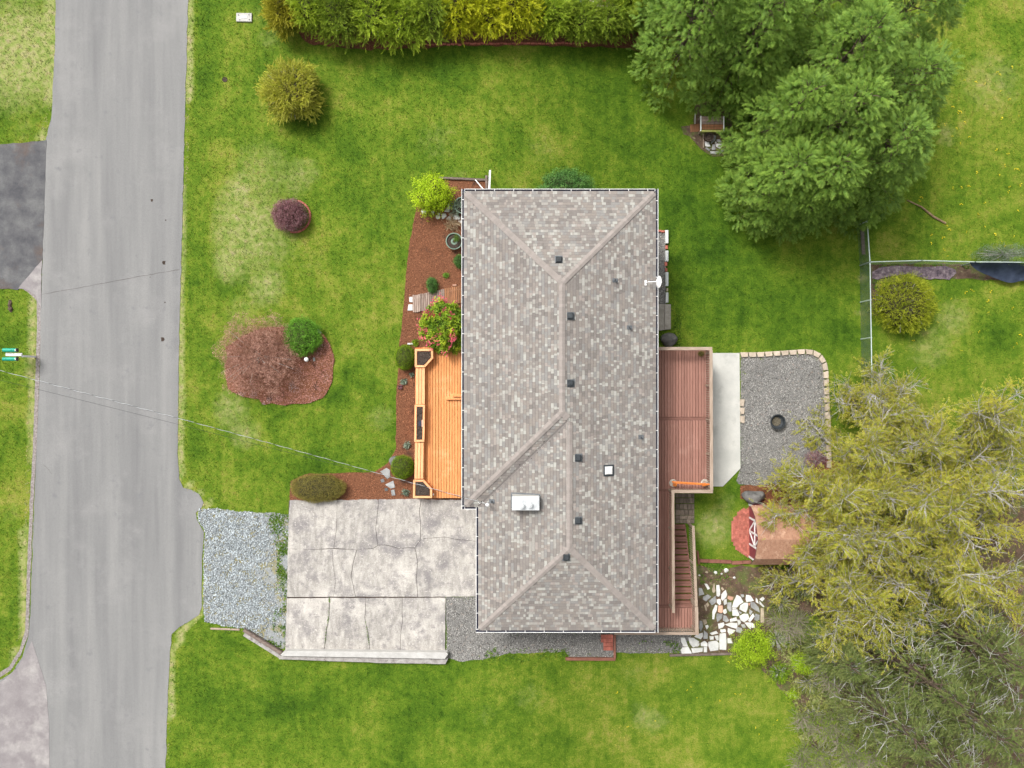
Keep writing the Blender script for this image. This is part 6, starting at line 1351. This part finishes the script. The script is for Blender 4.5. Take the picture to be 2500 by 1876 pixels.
# broadleaf trees at the lower right, grey branches showing
def broadleaf(x, y, h, spread, label, nl=9, leafn=9, lean=(0, 0), mat=None, name='birch_tree', dens_=1.0, seed=0, size=(.26, .46), tmpl=None, r0=.16, tw=m_bark):
    zg = float(H(x, y)); t = thing(name, (x, y, zg), label, 'tree', 'pale-branched trees at the lower right'); rr = random.Random(seed + 5); limbs = []; P = []; Dd = []; To = []
    def run(p, d, L, r, n, wob, grav):
        pts = [p]; 
        for i in range(n):
            d = (d + Vector((rr.gauss(0, wob), rr.gauss(0, wob), rr.gauss(0, wob) + grav))).normalized(); pts.append(pts[-1] + d * (L / n))
        return pts
    tr = run(Vector((x, y, zg - .1)), Vector((lean[0], lean[1], 1)).normalized(), h * .55, r0, 5, .07, .05)
    new('trunk', tube(tr, [r0 * (1 - .12 * i) for i in range(6)], 7), m_bark, t)
    for k_ in range(nl):
        a = k_ * 2.4 + rr.uniform(-.4, .4); f = .28 + .72 * k_ / nl; b = tr[min(5, int(f * 5.01))]; el = rr.uniform(.25, .75) if k_ < nl - 3 else rr.uniform(.8, 2.2)
        d = Vector((math.cos(a), math.sin(a), el)).normalized(); L = spread * rr.uniform(.85, 1.15) * (1.0 if k_ < nl - 3 else .8); lp = run(b, d, L, 0, 6, .16, -.02)
        limbs.append(tube(lp, [.065, .052, .044, .034, .026, .018, .01], 5, False))
        for i in range(1, 7):
            for s in range(3):
                c = lp[i].lerp(lp[i - 1], rr.random()); d2 = ((lp[i] - lp[i - 1]).normalized() + Vector((rr.gauss(0, .75), rr.gauss(0, .75), rr.gauss(.1, .5)))).normalized(); sp = run(c, d2, rr.uniform(.7, 1.5) * spread / 4, 0, 4, .25, -.03)
                ct = rr.gauss(.5, .22); bare_ = .12 if rr.random() < .25 else 1.1
                limbs.append(tube(sp, [.024, .022, .016, .011, .006], 4, False))
                for q in range(1, 5):
                    for _ in range(2):
                        c3 = sp[q].lerp(sp[q - 1], rr.random()); d3 = ((sp[q] - sp[q - 1]).normalized() + Vector((rr.gauss(0, .8), rr.gauss(0, .8), rr.gauss(0, .5)))).normalized(); L3 = rr.uniform(.4, .9); e3 = c3 + d3 * L3
                        limbs.append(tube([c3, e3], [.011, .005], 3, False))
                        for _ in range(int(leafn * dens_ * rr.uniform(.5, 1.3) * bare_)):
                            P.append(c3.lerp(e3, rr.random() ** .7) + Vector((rr.gauss(0, .10), rr.gauss(0, .10), rr.gauss(0, .08)))); Dd.append(d3 + Vector((rr.gauss(0, .5), rr.gauss(0, .5), rr.gauss(0, .3)))); To.append(ct + rr.gauss(0, .14))
    new('branches', merge(*limbs), tw, t)
    if P:
        P = np.array([tuple(v) for v in P]); Dd = np.array([tuple(v) for v in Dd]); P[:, 2] = np.maximum(P[:, 2], H(P[:, 0], P[:, 1]) + .1); n = len(P)
        scatter('foliage', tmpl or S_L, P, frames(Dd, np.tile([0, 0, 1.], (n, 1)) + rng.normal(0, .5, (n, 3))), rng.uniform(size[0], size[1], n), mat or m_birch, np.clip(np.array(To), 0, 1), t)
    return t
def gx_(px, py): p = G(px, py); return p.x, p.y
S_W = t_spray(.30, 3, droop=.15, thin=.8)
BR = [(1995, 1235, 7.0, 3.6, 'birch whose left branches overhang the red barn shed', 1), (2085, 1115, 7.5, 3.5, 'birch at the upper left of the pale-branched group, below the long fence', 1), (2070, 1310, 8.5, 4.0, 'birch in the middle of the pale-branched group', 1), (2215, 1190, 8.0, 4.2, 'birch right of the middle one, near the right edge', 1),
      (2220, 1360, 8.5, 4.3, 'lower right birch of the group, above the dark drooping conifers', 1), (2310, 1070, 6.5, 3.6, 'birch at the right edge with its top over the right-hand yard', .9), (2000, 1400, 6.5, 3.5, 'lowest left birch of the group, above the bare twigs', .9), (2110, 985, 5.0, 2.4, 'small sparse birch nearest the long fence end', .5)]
for i, (px, py, h, sp_, lb, dn) in enumerate(BR): broadleaf(*gx_(px, py), h, sp_, lb, 10, 7.8, seed=i * 3 + (20 if i == 0 else 1), dens_=dn, tmpl=S_W, size=(.20, .36))
# drooping conifers in the corner
for i, (px, py, h, R0, lb) in enumerate(((2120, 1560, 8, 2.6, 'grey-green drooping conifer directly below the birches'), (2240, 1490, 8.5, 2.8, 'grey-green drooping conifer close to the right edge'), (2080, 1670, 7, 2.5, 'lowest grey-green drooping conifer at the bottom edge'), (2220, 1640, 8, 2.6, 'grey-green drooping conifer in the bottom right corner'), (1995, 1560, 4.5, 1.5, 'small dark conifer left of the drooping ones, among twigs'), (2330, 1560, 7.5, 2.8, 'drooping conifer cut off by the right edge of the picture'), (2200, 1780, 6.5, 2.6, 'drooping conifer cut off by the bottom edge of the picture'), (2340, 1720, 7, 2.6, 'drooping conifer mostly outside the very corner of the picture'))):
    t = conifer(*gx_(px, py), h, R0, lb, m_droop, nb=95, per=28, size=(.20, .42), tmpl=S_L, group='drooping conifers in the lower right corner', droop=.25, name='drooping_conifer', twm=None)
    zg = float(H(*gx_(px, py))); X0, Y0 = gx_(px, py); parts = []
    for k_ in range(34):
        a_ = rnd.uniform(0, 6.28); f_ = rnd.uniform(.1, .85); r_ = R0 * (1 - f_) ** .6 * rnd.uniform(.8, 1.25) + .2; o_ = Vector((math.cos(a_), math.sin(a_), 0)); b_ = Vector((X0, Y0, zg + h * f_)); pts_ = [b_ + o_ * r_ * .35, b_ + o_ * r_ * .7 + Vector((rnd.gauss(0, .1), rnd.gauss(0, .1), .18)), b_ + o_ * r_ + Vector((rnd.gauss(0, .2), rnd.gauss(0, .2), .05))]
        parts.append(tube(pts_, [.016, .011, .004], 4, False))
        for j_ in range(4):
            q_ = pts_[1].lerp(pts_[2], rnd.random()); parts.append(tube([q_, q_ + o_ * .25 + Vector((rnd.gauss(0, .25), rnd.gauss(0, .25), rnd.uniform(-.05, .15)))], [.014, .005], 3, False))
    new('bare_twigs', merge(*parts), m_lichen, t, kind='stuff')
# bare twiggy shrubs
for i, (px, py, h, sp_, lb) in enumerate(((2020, 1640, 2.2, 1.6, 'bare brown twiggy shrub between the lime bushes and the drooping conifers'), (2000, 1760, 1.8, 1.5, 'bare twiggy shrub with a few yellow leaves at the lawn edge'), (2070, 1820, 2.0, 1.6, 'lowest bare twiggy shrub at the bottom edge'), (1925, 1510, 1.8, 1.1, 'bare twiggy shrub left of the small dark conifer'), (1960, 1850, 1.2, 1.1, 'low yellow-leaved twigs at the bottom edge of the lawn'), (2035, 1555, 1.8, 1.3, 'twiggy shrub with pale lichen beside the small dark conifer'))):
    broadleaf(*gx_(px, py), h, sp_, lb, 5, 1, seed=40 + i, dens_=4.0 if i in (1, 2, 4) else 2.2, mat=m_lime2, name='twiggy_shrub', r0=.05, size=(.10, .17), tmpl=S_F, tw=m_twig if i != 5 else m_bark)
for ob in col.objects:
    if ob.name.startswith('twiggy_shrub'): ob['category'] = 'shrub'; ob['group'] = 'bare twiggy shrubs at the lower right'

m_under = L_('undergrowth_leaves', (.07, .11, .015), (.24, .28, .05), (.46, .46, .13), None, pscale=1.4)
for px, py, r_, h_, mt_, lb in ((1905, 1470, .75, .7, m_under, 'brownish undergrowth bush just right of the flagstones'), (1935, 1560, .6, .8, m_under, 'olive undergrowth bush between the two upper lime bushes'), (1900, 1640, .55, .6, m_lime2, 'yellow-green undergrowth bush at the lawn edge below the large lime bush'),
        (1975, 1665, .8, .8, m_under, 'brownish undergrowth bush behind the small lime sprig'), (1985, 1745, .8, .8, m_under, 'brownish undergrowth bush at the lawn edge, second from the bottom'), (2010, 1840, .9, .8, m_under, 'brownish undergrowth bush nearest the bottom edge by the lawn'), (2060, 1765, .8, .9, m_under, 'olive undergrowth bush in front of the drooping conifers'), (2100, 1860, .9, .9, m_under, 'olive undergrowth bush at the bottom edge under the drooping conifers'), (2030, 1600, .7, .9, m_droop, 'dark green undergrowth bush behind the smaller lime bush'), (1960, 1440, .6, .7, m_droop, 'dark green undergrowth bush below the barn shed')):
    bush('undergrowth_bush', lb, px, py, r_, r_ * .9, h_, mt_, S_L, 420, (.16, .32), amp=.35, f=2.4, depth=.8, core=0, twigs=46, stem=False, out=.9, group='undergrowth at the lower right')
# ------------------------------------------------------------------ lawn grass
N = 160000
x = rng.uniform(W(-40, 0, -1).x, W(2540, 0, -2).x, N); y = rng.uniform(W(0, 1910, -1).y, W(0, -40, -2).y, N)
ok = np.ones(N, bool)
for io, o in enumerate(HARD):
    q = o if len(o) < 90 else o[::3]
    a = np.array(q); bb = (x > a[:, 0].min()) & (x < a[:, 0].max()) & (y > a[:, 1].min()) & (y < a[:, 1].max()) & ok
    idx = np.where(bb)[0]; ins = inside(x[idx], y[idx], q)
    if io in SOFT and len(idx): ins &= edge_dist(x[idx], y[idx], q) > np.abs(rng.normal(0, .9 if a[:, 0].max() > 24 else .16, len(idx)))
    ok[idx[ins]] = False
x, y = x[ok], y[ok]; n = len(x)
a = rng.uniform(0, 6.283, n); d = np.stack([np.cos(a), np.sin(a), rng.normal(0, .2, n)], 1); nn = np.stack([rng.normal(0, .25, n), rng.normal(0, .25, n), np.ones(n)], 1)
g1 = scatter('lawn_grass', t_tuft(4, .8, 1, .34), np.stack([x, y, H(x, y)], 1), frames(d, nn), rng.uniform(.045, .105, n), m_blade, None, None, kind='stuff', dry=dryness(x, y))
# weeds creeping over the gravel edge, along the kerb and between the flagstones
def weeds(poly_px, n, size=(.05, .12), mat=m_weed, name='weeds'):
    x, y = rand_in(gp(poly_px), n); n = len(x); nz = np.array([noise.noise(Vector((a * 1.3, b * 1.3, 2))) for a, b in zip(x, y)]); k_ = nz + rng.normal(0, .22, n) > .12; x, y = x[k_], y[k_]; n = len(x)
    a = rng.uniform(0, 6.283, n); d = np.stack([np.cos(a), np.sin(a), rng.normal(0, .2, n)], 1)
    return scatter(name, t_tuft(5, .8, 4, .34), np.stack([x, y, H(x, y) + .02], 1), frames(d, np.stack([rng.normal(0, .3, n), rng.normal(0, .3, n), np.ones(n)], 1)), rng.uniform(size[0], size[1], n), mat, None, None, kind='stuff')
for q0, q1 in (((520, 790), (512, 880)), ((506, 900), (494, 1010)), ((748, 860), (770, 1010)), ((520, 720), (524, 750))):
    a_, b_ = [G(*v) for v in tc(q0, q1)]; n = 46; f_ = rng.random(n) ** .6; q = np.array([tuple(a_.lerp(b_, v)) for v in f_]) + rng.normal(0, .018, (n, 3)) * [1, 1, 0]; q[:, 2] = .05
    scatter('weeds', t_tuft(5, .8, 4, .34), q, frames(rng.normal(0, 1, (n, 3)) * [1, 1, .1]), rng.uniform(.03, .07, n), m_weed, None, None, kind='stuff')
weeds(D((588, 1108), (626, 1110), (622, 1200), (600, 1190), (578, 1130)), 900); weeds(D((600, 1190), (622, 1190), (617, 1402), (585, 1395), (596, 1290)), 1500); weeds(D((470, 1340), (610, 1395), (600, 1405), (530, 1372), (460, 1362)), 700)
weeds(T(1200, 1176, 2.554, (1290, 505), (1480, 505), (1480, 600), (1300, 640)), 1400); weeds(D((1055, 1398), (1230, 1400), (1230, 1424), (1040, 1428)), 600); weeds(D((1380, 1385), (1500, 1385), (1480, 1412), (1370, 1412)), 700); weeds(D((1510, 1260), (1600, 1240), (1640, 1300), (1520, 1400)), 260)
weeds(((1930, 1640), (2060, 1700), (2160, 1800), (2200, 1900), (1960, 1900), (1950, 1800)), 7500, (.10, .28), m_tangle); weeds(((1900, 1500), (2000, 1560), (2080, 1640), (1930, 1640), (1880, 1580)), 1300, (.08, .2), m_tangle)
weeds(D((1400, 660), (1470, 668), (1470, 750), (1415, 745)), 900); weeds(T(2080, 600, 5.267, (240, 240), (1500, 240), (1500, 300), (330, 300), (330, 900), (240, 900)), 900)
weeds(((1940, 1640), (2080, 1660), (2180, 1860), (1940, 1890)), 900, (.07, .13), m_lime2, 'yellow_leaves')
for nm, sz, cnt, box_ in (('dandelions', (.04, .075), 190, (2130, 150, 2490, 860)), ('dandelions', (.03, .055), 40, (1500, 1590, 1900, 1800))):
    px = rng.uniform(box_[0], box_[2], cnt); py = rng.uniform(box_[1], box_[3], cnt); q = np.array([tuple(G(a, b)) for a, b in zip(px, py)]); cl = np.array([noise.noise(Vector((v[0] * .8, v[1] * .8, 3))) for v in q]) > -.05; q = q[cl]; q[:, 2] += .06; n = len(q)
    scatter(nm, t_leaves(4, .8, 2, .2, .9), q, frames(rng.normal(0, 1, (n, 3)) * np.array([1, 1, .1])), rng.uniform(sz[0], sz[1], n), m_yflow, None, None, kind='stuff')

if 0: tot = sum(len(o.data.loop_triangles) if not o.data.calc_loop_triangles() else 0 for o in col.objects if o.type == 'MESH')
